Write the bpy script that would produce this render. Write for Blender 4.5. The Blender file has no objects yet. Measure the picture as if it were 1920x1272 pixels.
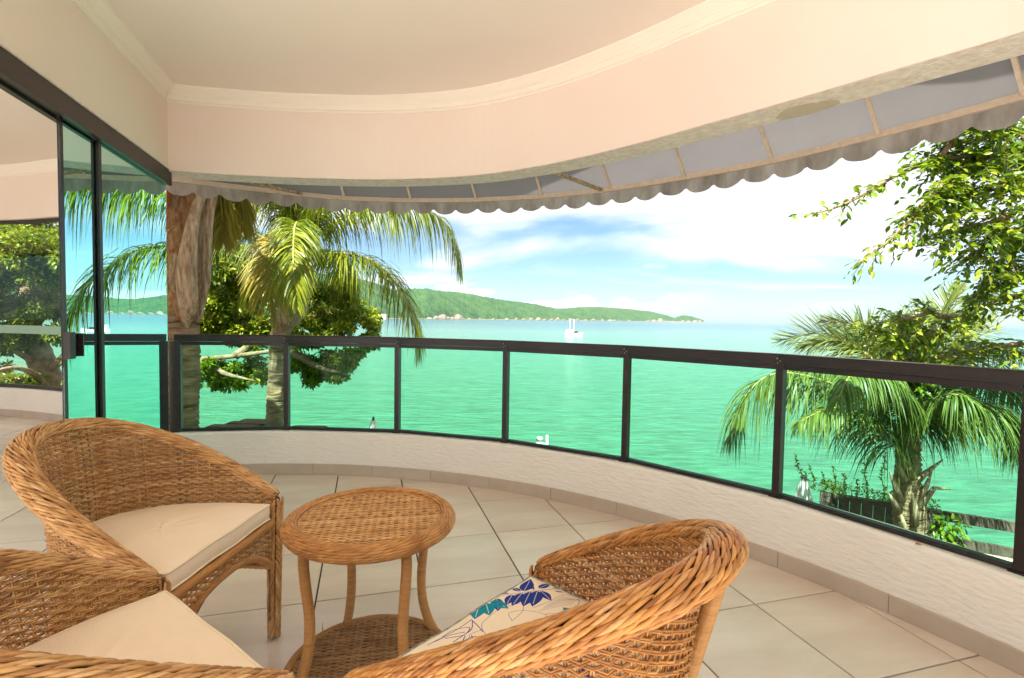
import bpy, math, random
import numpy as np
from mathutils import Vector, Matrix, noise
random.seed(7); rng = np.random.default_rng(7)
SC = bpy.context.scene; COL = SC.collection
PI = math.pi; R = math.radians

# ------------------------------------------------------------------ camera
FPX = 950.0; EYE = 1.25; PITCH = R(2.35); ROLL = R(0.9)
cd = bpy.data.cameras.new('camera'); cam = bpy.data.objects.new('camera', cd); COL.objects.link(cam)
cd.sensor_width = 36; cd.lens = 36 * FPX / 1920; cd.clip_start = 0.05; cd.clip_end = 60000
ROT = Matrix.Rotation(PI / 2 - PITCH, 3, 'X') @ Matrix.Rotation(ROLL, 3, 'Z')
cam.matrix_world = Matrix.Translation((0, 0, EYE)) @ ROT.to_4x4()
SC.camera = cam

def ray(px, py): return ROT @ Vector(((px - 960) / FPX, -(py - 636) / FPX, -1))
def at(px, py, Y):
    d = ray(px, py); return Vector((0, 0, EYE)) + d * (Y / d.y)
def atz(px, py, z):
    d = ray(px, py); return Vector((0, 0, EYE)) + d * ((z - EYE) / d.z)
def inframe(p, m=0):
    q = ROT.transposed() @ (Vector(p) - Vector((0, 0, EYE)))
    if q.z > -0.2: return False
    x = 960 + FPX * q.x / -q.z; y = 636 - FPX * q.y / -q.z
    return -m < x < 1920 + m and -m < y < 1272 + m

# ------------------------------------------------------------------ sky, sun, exposure
SUN_EL = R(54); SUN_DIR = Vector((-0.42 * math.cos(SUN_EL) / 1.0, -0.907 * math.cos(SUN_EL), math.sin(SUN_EL))).normalized()
w = bpy.data.worlds.new('World'); SC.world = w; w.use_nodes = True
nt = w.node_tree; nt.nodes.clear()
def N(nt, t, **k):
    n = nt.nodes.new(t)
    for a, b in k.items(): setattr(n, a, b)
    return n
def L(nt, a, b): nt.links.new(a, b)
sky = N(nt, 'ShaderNodeTexSky', sky_type='NISHITA', sun_disc=False, sun_elevation=SUN_EL,
        sun_rotation=math.atan2(SUN_DIR.x, SUN_DIR.y), air_density=1.0, dust_density=0.4, ozone_density=2.5)
hs = N(nt, 'ShaderNodeHueSaturation'); hs.inputs['Saturation'].default_value = 0.95; hs.inputs['Value'].default_value = 0.36
tn = N(nt, 'ShaderNodeMix', data_type='RGBA', blend_type='MULTIPLY'); tn.inputs[0].default_value = 1; L(nt, sky.outputs[0], tn.inputs[6]); tn.inputs[7].default_value = (0.74, 0.97, 1.12, 1); L(nt, tn.outputs[2], hs.inputs['Color'])
tc = N(nt, 'ShaderNodeTexCoord'); sep = N(nt, 'ShaderNodeSeparateXYZ'); L(nt, tc.outputs['Generated'], sep.inputs[0])
def M(nt, op, a, b=None, clamp=False):
    n = N(nt, 'ShaderNodeMath', operation=op, use_clamp=clamp)
    for i, v in enumerate((a, b)):
        if v is None: continue
        if isinstance(v, (int, float)): n.inputs[i].default_value = v
        else: L(nt, v, n.inputs[i])
    return n.outputs[0]
zc = M(nt, 'ADD', M(nt, 'MAXIMUM', sep.outputs[2], 0.0), 0.10)
cx_ = M(nt, 'DIVIDE', sep.outputs[0], zc); cy_ = M(nt, 'DIVIDE', sep.outputs[1], zc)
comb = N(nt, 'ShaderNodeCombineXYZ'); L(nt, cx_, comb.inputs[0]); L(nt, cy_, comb.inputs[1])
n1 = N(nt, 'ShaderNodeTexNoise'); n1.inputs['Scale'].default_value = 0.42; n1.inputs['Detail'].default_value = 9; n1.inputs['Roughness'].default_value = 0.52; n1.inputs['Distortion'].default_value = 0.5
mp = N(nt, 'ShaderNodeMapping'); mp.inputs['Location'].default_value = (3.1, 7.7, 0); mp.inputs['Scale'].default_value = (0.75, 1.0, 1)
L(nt, comb.outputs[0], mp.inputs[0]); L(nt, mp.outputs[0], n1.inputs[0])
el = M(nt, 'MULTIPLY', sep.outputs[2], 1.35)                     # thicker cloud overhead
base = M(nt, 'ADD', n1.outputs[0], M(nt, 'MINIMUM', el, 0.40))
mr = N(nt, 'ShaderNodeMapRange', interpolation_type='SMOOTHSTEP'); L(nt, base, mr.inputs[0])
mr.inputs[1].default_value = 0.60; mr.inputs[2].default_value = 0.76
# low cumulus bank near the horizon
n2 = N(nt, 'ShaderNodeTexNoise'); n2.inputs['Scale'].default_value = 7.0; n2.inputs['Detail'].default_value = 7; n2.inputs['Roughness'].default_value = 0.55
mp2 = N(nt, 'ShaderNodeMapping'); mp2.inputs['Scale'].default_value = (1, 1, 3.2); mp2.inputs['Location'].default_value = (0.35, 0.1, 0.0)
L(nt, tc.outputs['Generated'], mp2.inputs[0]); L(nt, mp2.outputs[0], n2.inputs[0])
low = M(nt, 'SUBTRACT', n2.outputs[0], M(nt, 'MULTIPLY', M(nt, 'ABSOLUTE', M(nt, 'SUBTRACT', sep.outputs[2], 0.03)), 2.6))
mr2 = N(nt, 'ShaderNodeMapRange', interpolation_type='SMOOTHSTEP'); L(nt, low, mr2.inputs[0]); mr2.inputs[1].default_value = 0.42; mr2.inputs[2].default_value = 0.52; mr2.inputs[4].default_value = 0.75
lx = N(nt, 'ShaderNodeMapRange', interpolation_type='SMOOTHSTEP'); L(nt, sep.outputs[0], lx.inputs[0]); lx.inputs[1].default_value = 0.42; lx.inputs[2].default_value = 0.16; lx.inputs[3].default_value = 0.0; lx.inputs[4].default_value = 1.0
mask = M(nt, 'MAXIMUM', M(nt, 'MULTIPLY', mr.outputs[0], 0.93), M(nt, 'MULTIPLY', mr2.outputs[0], lx.outputs[0]))
mixc = N(nt, 'ShaderNodeMix', data_type='RGBA'); L(nt, mask, mixc.inputs[0]); L(nt, hs.outputs[0], mixc.inputs[6]); n5 = N(nt, 'ShaderNodeTexNoise'); n5.inputs['Scale'].default_value = 1.3; n5.inputs['Detail'].default_value = 8; L(nt, mp.outputs[0], n5.inputs[0])
ccr = N(nt, 'ShaderNodeValToRGB'); ccr.color_ramp.elements[0].position = 0.34; ccr.color_ramp.elements[1].position = 0.58; ccr.color_ramp.elements[0].color = (0.72, 0.75, 0.80, 1); ccr.color_ramp.elements[1].color = (1, 1, 1, 1); L(nt, n5.outputs[0], ccr.inputs[0])
cmul = N(nt, 'ShaderNodeMix', data_type='RGBA', blend_type='MULTIPLY'); cmul.inputs[0].default_value = 1; cmul.inputs[7].default_value = (3.6, 3.6, 3.65, 1); L(nt, ccr.outputs[0], cmul.inputs[6]); L(nt, cmul.outputs[2], mixc.inputs[7])
bg = N(nt, 'ShaderNodeBackground'); bg.inputs[1].default_value = 0.10; L(nt, mixc.outputs[2], bg.inputs[0])
wo = N(nt, 'ShaderNodeOutputWorld'); L(nt, bg.outputs[0], wo.inputs[0])
sl = bpy.data.lights.new('sun', 'SUN'); sl.energy = 5.0; sl.angle = R(0.53); sl.color = (1, 0.96, 0.90)
so = bpy.data.objects.new('sun', sl); COL.objects.link(so); so.rotation_euler = (-SUN_DIR).to_track_quat('-Z', 'Y').to_euler(); so.location = (0, 0, 20)
vs = SC.view_settings; vs.view_transform = 'Standard'; vs.look = 'None'; vs.gamma = 1; vs.use_curve_mapping = False; vs.exposure = 2.05
SC.cycles.max_bounces = 10; SC.cycles.diffuse_bounces = 5; SC.cycles.transparent_max_bounces = 24

# ------------------------------------------------------------------ materials
def mat(name, color, rough=0.6, spec=0.5, var=None, scale=8, bump=0, bscale=60, metal=0, island=None, objvar=0, translucent=0, stretch=None, coat=0, bstretch=None, detail=4):
    m = bpy.data.materials.new(name); m.use_nodes = True; nt = m.node_tree; b = nt.nodes['Principled BSDF']; out = nt.nodes['Material Output']
    b.inputs['Roughness'].default_value = rough; b.inputs['Specular IOR Level'].default_value = spec; b.inputs['Metallic'].default_value = metal
    if coat: b.inputs['Coat Weight'].default_value = coat; b.inputs['Coat Roughness'].default_value = 0.15
    tcn = N(nt, 'ShaderNodeTexCoord'); src = tcn.outputs['Object']
    col = None
    if var is not None:
        nz = N(nt, 'ShaderNodeTexNoise'); nz.inputs['Scale'].default_value = scale; nz.inputs['Detail'].default_value = detail; nz.inputs['Roughness'].default_value = 0.6
        if stretch:
            mpn = N(nt, 'ShaderNodeMapping'); mpn.inputs['Scale'].default_value = stretch; L(nt, src, mpn.inputs[0]); L(nt, mpn.outputs[0], nz.inputs[0])
        else: L(nt, src, nz.inputs[0])
        cr = N(nt, 'ShaderNodeValToRGB'); cr.color_ramp.elements[0].position = 0.32; cr.color_ramp.elements[1].position = 0.68
        cr.color_ramp.elements[0].color = (*color, 1); cr.color_ramp.elements[1].color = (*var, 1); L(nt, nz.outputs[0], cr.inputs[0]); col = cr.outputs[0]
    if island is not None:
        g = N(nt, 'ShaderNodeNewGeometry'); cr = N(nt, 'ShaderNodeValToRGB'); els = cr.color_ramp.elements
        els[0].color = (*island[0], 1); els[1].color = (*island[-1], 1)
        for i, c in enumerate(island[1:-1]): e = els.new((i + 1) / (len(island) - 1)); e.color = (*c, 1)
        L(nt, g.outputs['Random Per Island'], cr.inputs[0])
        if col is not None:
            mx = N(nt, 'ShaderNodeMix', data_type='RGBA', blend_type='MULTIPLY'); mx.inputs[0].default_value = 1
            L(nt, cr.outputs[0], mx.inputs[6]); L(nt, col, mx.inputs[7]); col = mx.outputs[2]
        else: col = cr.outputs[0]
    if objvar:
        oi = N(nt, 'ShaderNodeObjectInfo'); h = N(nt, 'ShaderNodeHueSaturation')
        L(nt, M(nt, 'ADD', M(nt, 'MULTIPLY', oi.outputs['Random'], objvar), 1 - objvar / 2), h.inputs['Value'])
        if col is None: h.inputs['Color'].default_value = (*color, 1)
        else: L(nt, col, h.inputs['Color'])
        col = h.outputs[0]
    if col is None: b.inputs['Base Color'].default_value = (*color, 1)
    else: L(nt, col, b.inputs['Base Color'])
    if bump:
        nb = N(nt, 'ShaderNodeTexNoise'); nb.inputs['Scale'].default_value = bscale; nb.inputs['Detail'].default_value = 3
        if bstretch:
            mpn = N(nt, 'ShaderNodeMapping'); mpn.inputs['Scale'].default_value = bstretch; L(nt, src, mpn.inputs[0]); L(nt, mpn.outputs[0], nb.inputs[0])
        else: L(nt, src, nb.inputs[0])
        bn = N(nt, 'ShaderNodeBump'); bn.inputs['Strength'].default_value = 1; bn.inputs['Distance'].default_value = bump
        L(nt, nb.outputs[0], bn.inputs['Height']); L(nt, bn.outputs[0], b.inputs['Normal'])
    if translucent:
        tr = N(nt, 'ShaderNodeBsdfTranslucent'); ms = N(nt, 'ShaderNodeMixShader'); ms.inputs[0].default_value = translucent
        if col is None: tr.inputs[0].default_value = (*color, 1)
        else: L(nt, col, tr.inputs[0])
        L(nt, b.outputs[0], ms.inputs[1]); L(nt, tr.outputs[0], ms.inputs[2]); L(nt, ms.outputs[0], out.inputs[0])
    return m

def glass(name, tint, refl_add, reflcol, power=1.0, rough=0.0):
    m = bpy.data.materials.new(name); m.use_nodes = True; nt = m.node_tree; nt.nodes.clear()
    out = N(nt, 'ShaderNodeOutputMaterial'); t = N(nt, 'ShaderNodeBsdfTransparent'); t.inputs[0].default_value = (*tint, 1)
    g = N(nt, 'ShaderNodeBsdfGlossy'); g.inputs[0].default_value = (*reflcol, 1); g.inputs['Roughness'].default_value = rough
    fr = N(nt, 'ShaderNodeFresnel'); fr.inputs[0].default_value = 1.5
    geo = N(nt, 'ShaderNodeNewGeometry')
    # facing-independent fresnel: flip the normal for back faces
    f = M(nt, 'ADD', M(nt, 'MULTIPLY', fr.outputs[0], power), refl_add, clamp=True)
    ms = N(nt, 'ShaderNodeMixShader'); L(nt, f, ms.inputs[0]); L(nt, t.outputs[0], ms.inputs[1]); L(nt, g.outputs[0], ms.inputs[2]); L(nt, ms.outputs[0], out.inputs[0])
    return m

MT = {}
MT['wall'] = mat('peach_paint', (0.82, 0.685, 0.625), 0.75, 0.2, var=(0.84, 0.72, 0.665), scale=1.3, bump=0.0006, bscale=25)
MT['ceil'] = mat('ceiling_paint', (0.84, 0.745, 0.685), 0.85, 0.1, var=(0.86, 0.775, 0.72), scale=0.8)
MT['cornice'] = mat('cornice_plaster', (0.87, 0.80, 0.72), 0.6, 0.3)
MT['soffit'] = mat('rough_plaster', (0.70, 0.57, 0.54), 0.9, 0.1, var=(0.90, 0.80, 0.77), scale=26, detail=8, bump=0.006, bscale=60, bstretch=(1, 1, 5))
MT['patch'] = mat('bare_plaster', (0.54, 0.44, 0.36), 0.9, 0.1, var=(0.60, 0.50, 0.42), scale=12)
MT['stucco'] = mat('stucco', (0.80, 0.735, 0.66), 0.85, 0.15, var=(0.84, 0.78, 0.71), scale=3, bump=0.009, bscale=17, bstretch=(1, 1, 3.4))
MT['curbtop'] = mat('worn_curb_top', (0.66, 0.61, 0.54), 0.85, 0.2, var=(0.82, 0.79, 0.73), scale=14, bump=0.004, bscale=40)
MT['tile'] = mat('floor_tile', (0.60, 0.495, 0.405), 0.20, 0.45, var=(0.71, 0.61, 0.52), scale=2.4, stretch=(0.6, 2.2, 1), objvar=0.15, detail=8)
MT['skirt'] = mat('skirting_tile', (0.46, 0.365, 0.285), 0.4, 0.4, var=(0.54, 0.44, 0.35), scale=5, objvar=0.08, detail=8)
MT['grout'] = mat('grout', (0.05, 0.04, 0.03), 0.9, 0.1)
MT['bronze'] = mat('bronze_aluminium', (0.013, 0.008, 0.007), 0.36, 0.45, var=(0.026, 0.014, 0.011), scale=9, stretch=(1, 1, 5))
MT['rubber'] = mat('black_rubber', (0.012, 0.012, 0.012), 0.6)
MT['steel'] = mat('screw_steel', (0.45, 0.42, 0.38), 0.35, metal=0.9)
MT['fabric'] = mat('awning_fabric', (0.22, 0.205, 0.20), 0.9, 0.1, var=(0.24, 0.222, 0.215), scale=3, translucent=0.42, detail=9)
MT['valance'] = mat('stained_valance', (0.24, 0.19, 0.17), 0.9, 0.1, var=(0.50, 0.43, 0.40), scale=9, stretch=(1, 1, 0.35), translucent=0.3, detail=8)
MT['awnbar'] = mat('awning_frame_paint', (0.72, 0.58, 0.48), 0.5, 0.3, var=(0.62, 0.47, 0.37), scale=30)
MT['rust'] = mat('flaking_paint', (0.60, 0.48, 0.38), 0.7, 0.3, var=(0.25, 0.13, 0.06), scale=40)
MT['wicker'] = mat('wicker', (1, 1, 1), 0.42, 0.45, var=(0.75, 0.70, 0.66), scale=30, island=[(0.30, 0.135, 0.04), (0.56, 0.30, 0.10), (0.66, 0.39, 0.15), (0.46, 0.22, 0.065), (0.76, 0.50, 0.23)])
MT['wicker2'] = mat('wicker_orange', (1, 1, 1), 0.36, 0.5, var=(0.75, 0.68, 0.62), scale=30, island=[(0.28, 0.10, 0.02), (0.56, 0.25, 0.06), (0.66, 0.33, 0.09), (0.42, 0.16, 0.03), (0.78, 0.48, 0.20)])
MT['wickerR'] = mat('wicker_rim', (1, 1, 1), 0.42, 0.4, var=(0.66, 0.58, 0.52), scale=14, island=[(0.36, 0.15, 0.035), (0.58, 0.29, 0.085), (0.66, 0.36, 0.12), (0.48, 0.22, 0.06)])
MT['wickerT'] = mat('wicker_table', (1, 1, 1), 0.5, 0.35, var=(0.70, 0.64, 0.60), scale=14, island=[(0.33, 0.15, 0.05), (0.62, 0.36, 0.14), (0.74, 0.48, 0.22), (0.55, 0.28, 0.09)])
MT['wickerS'] = mat('wicker_shelf', (1, 1, 1), 0.6, 0.3, var=(0.70, 0.64, 0.60), scale=14, island=[(0.26, 0.15, 0.07), (0.44, 0.27, 0.13), (0.52, 0.33, 0.17)])
MT['wrap'] = mat('cane_wrapping', (0.42, 0.20, 0.06), 0.42, 0.45, var=(0.56, 0.30, 0.10), scale=40, stretch=(0.3, 0.3, 3))
MT['darkcore'] = mat('gap_shade_core', (0.07, 0.028, 0.010), 0.6, 0.3)  # shade of the gaps between strands put into a dark colour
MT['cream'] = mat('cream_cloth', (0.80, 0.67, 0.50), 0.85, 0.1, var=(0.84, 0.72, 0.56), scale=6, bump=0.0008, bscale=300)
MT['ivory'] = mat('ivory_piping', (0.80, 0.69, 0.50), 0.8, 0.1)
MT['bluepipe'] = mat('patterned_piping', (0.05, 0.16, 0.26), 0.8, 0.1, var=(0.52, 0.48, 0.30), scale=45)
MT['trunk'] = mat('palm_trunk', (0.15, 0.09, 0.05), 0.9, 0.1, var=(0.36, 0.25, 0.155), scale=5, stretch=(1, 1, 4), bump=0.03, bscale=9, bstretch=(0.6, 0.6, 4), detail=8)
MT['boot'] = mat('palm_leaf_base', (0.13, 0.075, 0.04), 0.7, 0.3, var=(0.50, 0.37, 0.24), scale=9, stretch=(3.5, 3.5, 0.5), bump=0.010, bscale=16, bstretch=(3, 3, 0.4), detail=8)
MT['fibre'] = mat('palm_fibre', (0.18, 0.08, 0.035), 0.95, 0.05, var=(0.42, 0.25, 0.13), scale=30, stretch=(1, 1, 0.4), bump=0.02, bscale=50)
MT['sheath'] = mat('orange_leaf_sheath', (0.42, 0.12, 0.03), 0.7, 0.2, var=(0.55, 0.20, 0.06), scale=4)
MT['bark'] = mat('tree_bark', (0.14, 0.09, 0.055), 0.9, 0.1, var=(0.30, 0.21, 0.135), scale=7, bump=0.02, bscale=20)
MT['rachis'] = mat('frond_stalk', (0.28, 0.24, 0.07), 0.6, 0.3)
MT['frond'] = mat('palm_leaflet', (1, 1, 1), 0.38, 0.4, var=(0.55, 0.6, 0.5), scale=2.5, island=[(0.08, 0.14, 0.010), (0.20, 0.27, 0.012), (0.36, 0.38, 0.02), (0.14, 0.21, 0.010)], translucent=0.38)
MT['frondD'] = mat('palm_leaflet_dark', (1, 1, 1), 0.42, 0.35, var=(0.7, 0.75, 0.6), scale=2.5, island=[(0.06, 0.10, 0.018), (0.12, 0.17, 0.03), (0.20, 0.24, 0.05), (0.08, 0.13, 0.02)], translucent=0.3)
MT['frondY'] = mat('palm_leaflet_yellow', (1, 1, 1), 0.45, 0.35, island=[(0.30, 0.25, 0.03), (0.42, 0.33, 0.05), (0.20, 0.22, 0.02)], translucent=0.35)
MT['leafA'] = mat('broad_leaf', (1, 1, 1), 0.4, 0.4, var=(0.55, 0.65, 0.5), scale=1.2, island=[(0.05, 0.11, 0.006), (0.15, 0.23, 0.008), (0.27, 0.33, 0.012), (0.40, 0.38, 0.02)], translucent=0.4)
MT['leafB'] = mat('glossy_leaf', (1, 1, 1), 0.32, 0.5, var=(0.6, 0.7, 0.55), scale=2.0, island=[(0.05, 0.11, 0.008), (0.12, 0.22, 0.010), (0.22, 0.31, 0.012), (0.34, 0.38, 0.02)], translucent=0.45)
MT['leafV'] = mat('vine_leaf', (1, 1, 1), 0.5, 0.3, island=[(0.12, 0.22, 0.015), (0.28, 0.36, 0.03), (0.20, 0.30, 0.02), (0.36, 0.34, 0.05)], translucent=0.4)
MT['wood'] = mat('dark_wood', (0.10, 0.052, 0.036), 0.7, 0.2, var=(0.17, 0.095, 0.065), scale=8, stretch=(6, 6, 1), bump=0.004, bscale=30, objvar=0.2)
MT['fencewood'] = mat('fence_wood', (0.075, 0.055, 0.045), 0.75, 0.2, var=(0.14, 0.10, 0.08), scale=14, bump=0.004, bscale=30, objvar=0.15)
MT['white'] = mat('white_paint', (0.78, 0.77, 0.74), 0.4, 0.4)
MT['canvas'] = mat('pale_canvas', (0.55, 0.52, 0.50), 0.9, 0.1, var=(0.66, 0.63, 0.60), scale=9, stretch=(3, 3, 0.3))
MT['dark'] = mat('dark_plastic', (0.03, 0.02, 0.02), 0.5)
MT['ground'] = mat('garden_soil', (0.10, 0.085, 0.05), 0.95, 0.1, var=(0.06, 0.10, 0.03), scale=2, bump=0.03, bscale=20)
MT['sand'] = mat('sand', (0.50, 0.41, 0.28), 0.95, 0.1, var=(0.42, 0.33, 0.22), scale=3)
MT['rock'] = mat('coast_rock', (0.12, 0.09, 0.07), 0.9, 0.1, var=(0.25, 0.19, 0.15), scale=0.3, bump=0.3, bscale=0.6)
MT['rockN'] = mat('shore_rock', (0.30, 0.22, 0.17), 0.9, 0.1, var=(0.50, 0.38, 0.30), scale=3, bump=0.05, bscale=6)
MT['bounce'] = mat('bounce_paving', (0.62, 0.57, 0.52), 0.8, 0.2, var=(0.68, 0.62, 0.57), scale=2)  # pale reflector colour for the added ground behind the camera
MT['outwall'] = mat('outer_render', (0.62, 0.56, 0.48), 0.85, 0.1, var=(0.68, 0.62, 0.54), scale=2)
MT['farwhite'] = mat('far_plaster', (0.72, 0.66, 0.58), 0.8, 0.1)
MT['railglass'] = glass('rail_glass', (0.78, 0.975, 0.88), 0.0, (0.9, 1.0, 0.95), 0.08)
MT['farglass'] = glass('far_glass', (0.95, 0.98, 0.96), 0.0, (0.9, 1.0, 0.95), 0.05)
MT['doorglass'] = glass('door_glass', (0.70, 0.86, 0.76), 0.10, (0.55, 0.92, 0.88), 1.3)
MT['farrail'] = mat('pale_green_rail', (0.30, 0.44, 0.32), 0.25, 0.6)

# hills: two greens and pasture light patches
def hillmat():
    m = mat('forest_hill', (0.012, 0.048, 0.018), 0.95, 0.05, var=(0.048, 0.105, 0.026), scale=0.022, detail=12, bump=9.0, bscale=0.09)
    return m
MT['hill'] = hillmat()

def seamat():
    m = bpy.data.materials.new('sea_water'); m.use_nodes = True; nt = m.node_tree; b = nt.nodes['Principled BSDF']
    tcn = N(nt, 'ShaderNodeTexCoord'); o = tcn.outputs['Object']
    nz = N(nt, 'ShaderNodeTexNoise'); nz.inputs['Scale'].default_value = 0.012; nz.inputs['Detail'].default_value = 5
    mpn = N(nt, 'ShaderNodeMapping'); mpn.inputs['Scale'].default_value = (0.45, 1.6, 1); L(nt, o, mpn.inputs[0]); L(nt, mpn.outputs[0], nz.inputs[0])
    # depth of water: shallow emerald inshore, greyer blue-green far out (distance from the shore, in metres)
    sp = N(nt, 'ShaderNodeSeparateXYZ'); L(nt, o, sp.inputs[0])
    fn = N(nt, 'ShaderNodeMapRange', interpolation_type='SMOOTHSTEP'); L(nt, M(nt, 'LOGARITHM', M(nt, 'MAXIMUM', sp.outputs[1], 8.0), 10.0), fn.inputs[0])
    fn.inputs[1].default_value = 1.3; fn.inputs[2].default_value = 3.0
    cr = N(nt, 'ShaderNodeValToRGB'); e = cr.color_ramp.elements
    e[0].position = 0; e[0].color = (0.044, 0.158, 0.092, 1); e[1].position = 1; e[1].color = (0.024, 0.088, 0.105, 1)
    x = e.new(0.45); x.color = (0.056, 0.168, 0.118, 1); x = e.new(0.75); x.color = (0.066, 0.165, 0.135, 1)
    L(nt, M(nt, 'ADD', fn.outputs[0], M(nt, 'MULTIPLY', M(nt, 'SUBTRACT', nz.outputs[0], 0.5), 0.22), clamp=True), cr.inputs[0])
    # streaky darker ripples
    n3 = N(nt, 'ShaderNodeTexNoise'); n3.inputs['Scale'].default_value = 2.1; n3.inputs['Detail'].default_value = 8; n3.inputs['Roughness'].default_value = 0.62
    mp3 = N(nt, 'ShaderNodeMapping'); mp3.inputs['Scale'].default_value = (0.32, 1.0, 1); L(nt, o, mp3.inputs[0]); L(nt, mp3.outputs[0], n3.inputs[0])
    r3 = N(nt, 'ShaderNodeMapRange'); L(nt, n3.outputs[0], r3.inputs[0]); r3.inputs[1].default_value = 0.3; r3.inputs[2].default_value = 0.7; r3.inputs[3].default_value = 0.60; r3.inputs[4].default_value = 1.25
    mx = N(nt, 'ShaderNodeMix', data_type='RGBA', blend_type='MULTIPLY'); mx.inputs[0].default_value = 1; L(nt, cr.outputs[0], mx.inputs[6]); L(nt, r3.outputs[0], mx.inputs[7])
    # foam near the rocks at the shore on the right
    L(nt, mx.outputs[2], b.inputs['Base Color'])
    b.inputs['Roughness'].default_value = 0.16; b.inputs['IOR'].default_value = 1.33; b.inputs['Specular IOR Level'].default_value = 0.25
    h = M(nt, 'ADD', n3.outputs[0], 0.0)
    n4 = N(nt, 'ShaderNodeTexNoise'); n4.inputs['Scale'].default_value = 0.35; n4.inputs['Detail'].default_value = 3; L(nt, mp3.outputs[0], n4.inputs[0])
    bn = N(nt, 'ShaderNodeBump'); bn.inputs['Distance'].default_value = 0.35; bn.inputs['Strength'].default_value = 1.0
    L(nt, M(nt, 'ADD', h, M(nt, 'MULTIPLY', n4.outputs[0], 1.5)), bn.inputs['Height']); L(nt, bn.outputs[0], b.inputs['Normal'])
    return m
MT['sea'] = seamat()

# ------------------------------------------------------------------ mesh helpers
class MB:
    def __init__(s): s.V = []; s.F = []; s.n = 0
    def add(s, v, f):
        v = np.asarray(v, float).reshape(-1, 3); f = np.asarray(f, int)
        s.V.append(v); s.F.append(f + s.n); s.n += len(v)
    def box(s, c, d, rot=None):
        c = np.array(c, float); d = np.array(d, float) / 2
        v = np.array([[x, y, z] for x in (-1, 1) for y in (-1, 1) for z in (-1, 1)], float) * d
        if rot is not None: v = v @ np.array(rot).T
        s.add(v + c, [[0, 1, 3, 2], [4, 6, 7, 5], [0, 4, 5, 1], [2, 3, 7, 6], [0, 2, 6, 4], [1, 5, 7, 3]])
    def bar(s, a, b, w_, h_, up=(0, 0, 1)):
        a = np.array(a, float); b = np.array(b, float); t = b - a; ln = np.linalg.norm(t); t /= ln
        up = np.array(up, float); sd = np.cross(t, up); sd /= np.linalg.norm(sd); u2 = np.cross(sd, t)
        s.box((a + b) / 2, (ln, w_, h_), np.stack([t, sd, u2], 1))
    def tube(s, path, rad, k=8, caps=True, up=(0, 0, 1)):
        v, f = tubes(np.asarray(path, float)[None], rad, k, up); s.add(v, f)
        if caps:
            n = len(path); s.F.append(('ng', [list(range(s.n - n * k, s.n - n * k + k))[::-1], list(range(s.n - k, s.n))]))
    def lathe(s, prof, k=24, c=(0, 0, 0)):
        a = np.arange(k) * 2 * PI / k; v = np.array([[r * math.cos(t) + c[0], r * math.sin(t) + c[1], z + c[2]] for r, z in prof for t in a])
        f = [[i * k + j, i * k + (j + 1) % k, (i + 1) * k + (j + 1) % k, (i + 1) * k + j] for i in range(len(prof) - 1) for j in range(k)]
        s.add(v, f)
    def build(s, name, m, parent=None, smooth=True, world=False):
        V = np.concatenate(s.V); me = bpy.data.meshes.new(name)
        quads = [f for f in s.F if not isinstance(f, tuple)]; ng = [g for f in s.F if isinstance(f, tuple) for g in f[1]]
        loops = []; starts = []; totals = []; pos = 0
        for f in quads:
            loops.append(f.ravel()); n, k = f.shape; starts.append(pos + np.arange(n) * k); totals.append(np.full(n, k)); pos += n * k
        for g in ng:
            loops.append(np.array(g)); starts.append(np.array([pos])); totals.append(np.array([len(g)])); pos += len(g)
        loops = np.concatenate(loops); starts = np.concatenate(starts); totals = np.concatenate(totals)
        me.vertices.add(len(V)); me.vertices.foreach_set('co', V.ravel()); me.loops.add(len(loops)); me.loops.foreach_set('vertex_index', loops.astype('i'))
        me.polygons.add(len(starts)); me.polygons.foreach_set('loop_start', starts.astype('i')); me.polygons.foreach_set('loop_total', totals.astype('i'))
        me.update(calc_edges=True); me.validate()
        me.polygons.foreach_set('use_smooth', np.full(len(me.polygons), bool(smooth)))
        me.materials.append(m)
        o = bpy.data.objects.new(name, me); COL.objects.link(o)
        if parent: o.parent = parent
        return o

def tubes(P, rad, k=4, up=(0, 0, 1)):
    """P (S,N,3) strands -> verts, quads. rad scalar, (N,) or (S,N)."""
    P = np.asarray(P, float); S_, N_, _ = P.shape
    T = np.gradient(P, axis=1); T /= np.linalg.norm(T, axis=2, keepdims=True) + 1e-12
    U = np.broadcast_to(np.asarray(up, float), T.shape)
    A = np.cross(T, U); ln = np.linalg.norm(A, axis=2, keepdims=True)
    A = np.where(ln < 0.05, np.cross(T, np.broadcast_to([0.3, 1, 0.1], T.shape)), A); A /= np.linalg.norm(A, axis=2, keepdims=True) + 1e-12
    B = np.cross(T, A)
    r = np.broadcast_to(np.asarray(rad, float), (S_, N_))[..., None, None]
    a = np.arange(k) * 2 * PI / k
    ring = A[:, :, None] * np.cos(a)[:, None] + B[:, :, None] * np.sin(a)[:, None]
    V = P[:, :, None] + ring * r
    idx = np.arange(S_ * N_ * k).reshape(S_, N_, k); n = np.roll(idx, -1, 2)
    F = np.stack([idx[:, :-1], n[:, :-1], n[:, 1:], idx[:, 1:]], -1).reshape(-1, 4)
    return V.reshape(-1, 3), F

def catmull(pts, n=8):
    P = [np.array(p, float) for p in pts]; P = [2 * P[0] - P[1]] + P + [2 * P[-1] - P[-2]]; out = []
    for i in range(1, len(P) - 2):
        for j in range(n):
            t = j / n; a, b, c, d = P[i - 1:i + 3]
            out.append(0.5 * ((2 * b) + (c - a) * t + (2 * a - 5 * b + 4 * c - d) * t * t + (3 * b - a - 3 * c + d) * t ** 3))
    out.append(P[-2]); return np.array(out)

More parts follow.
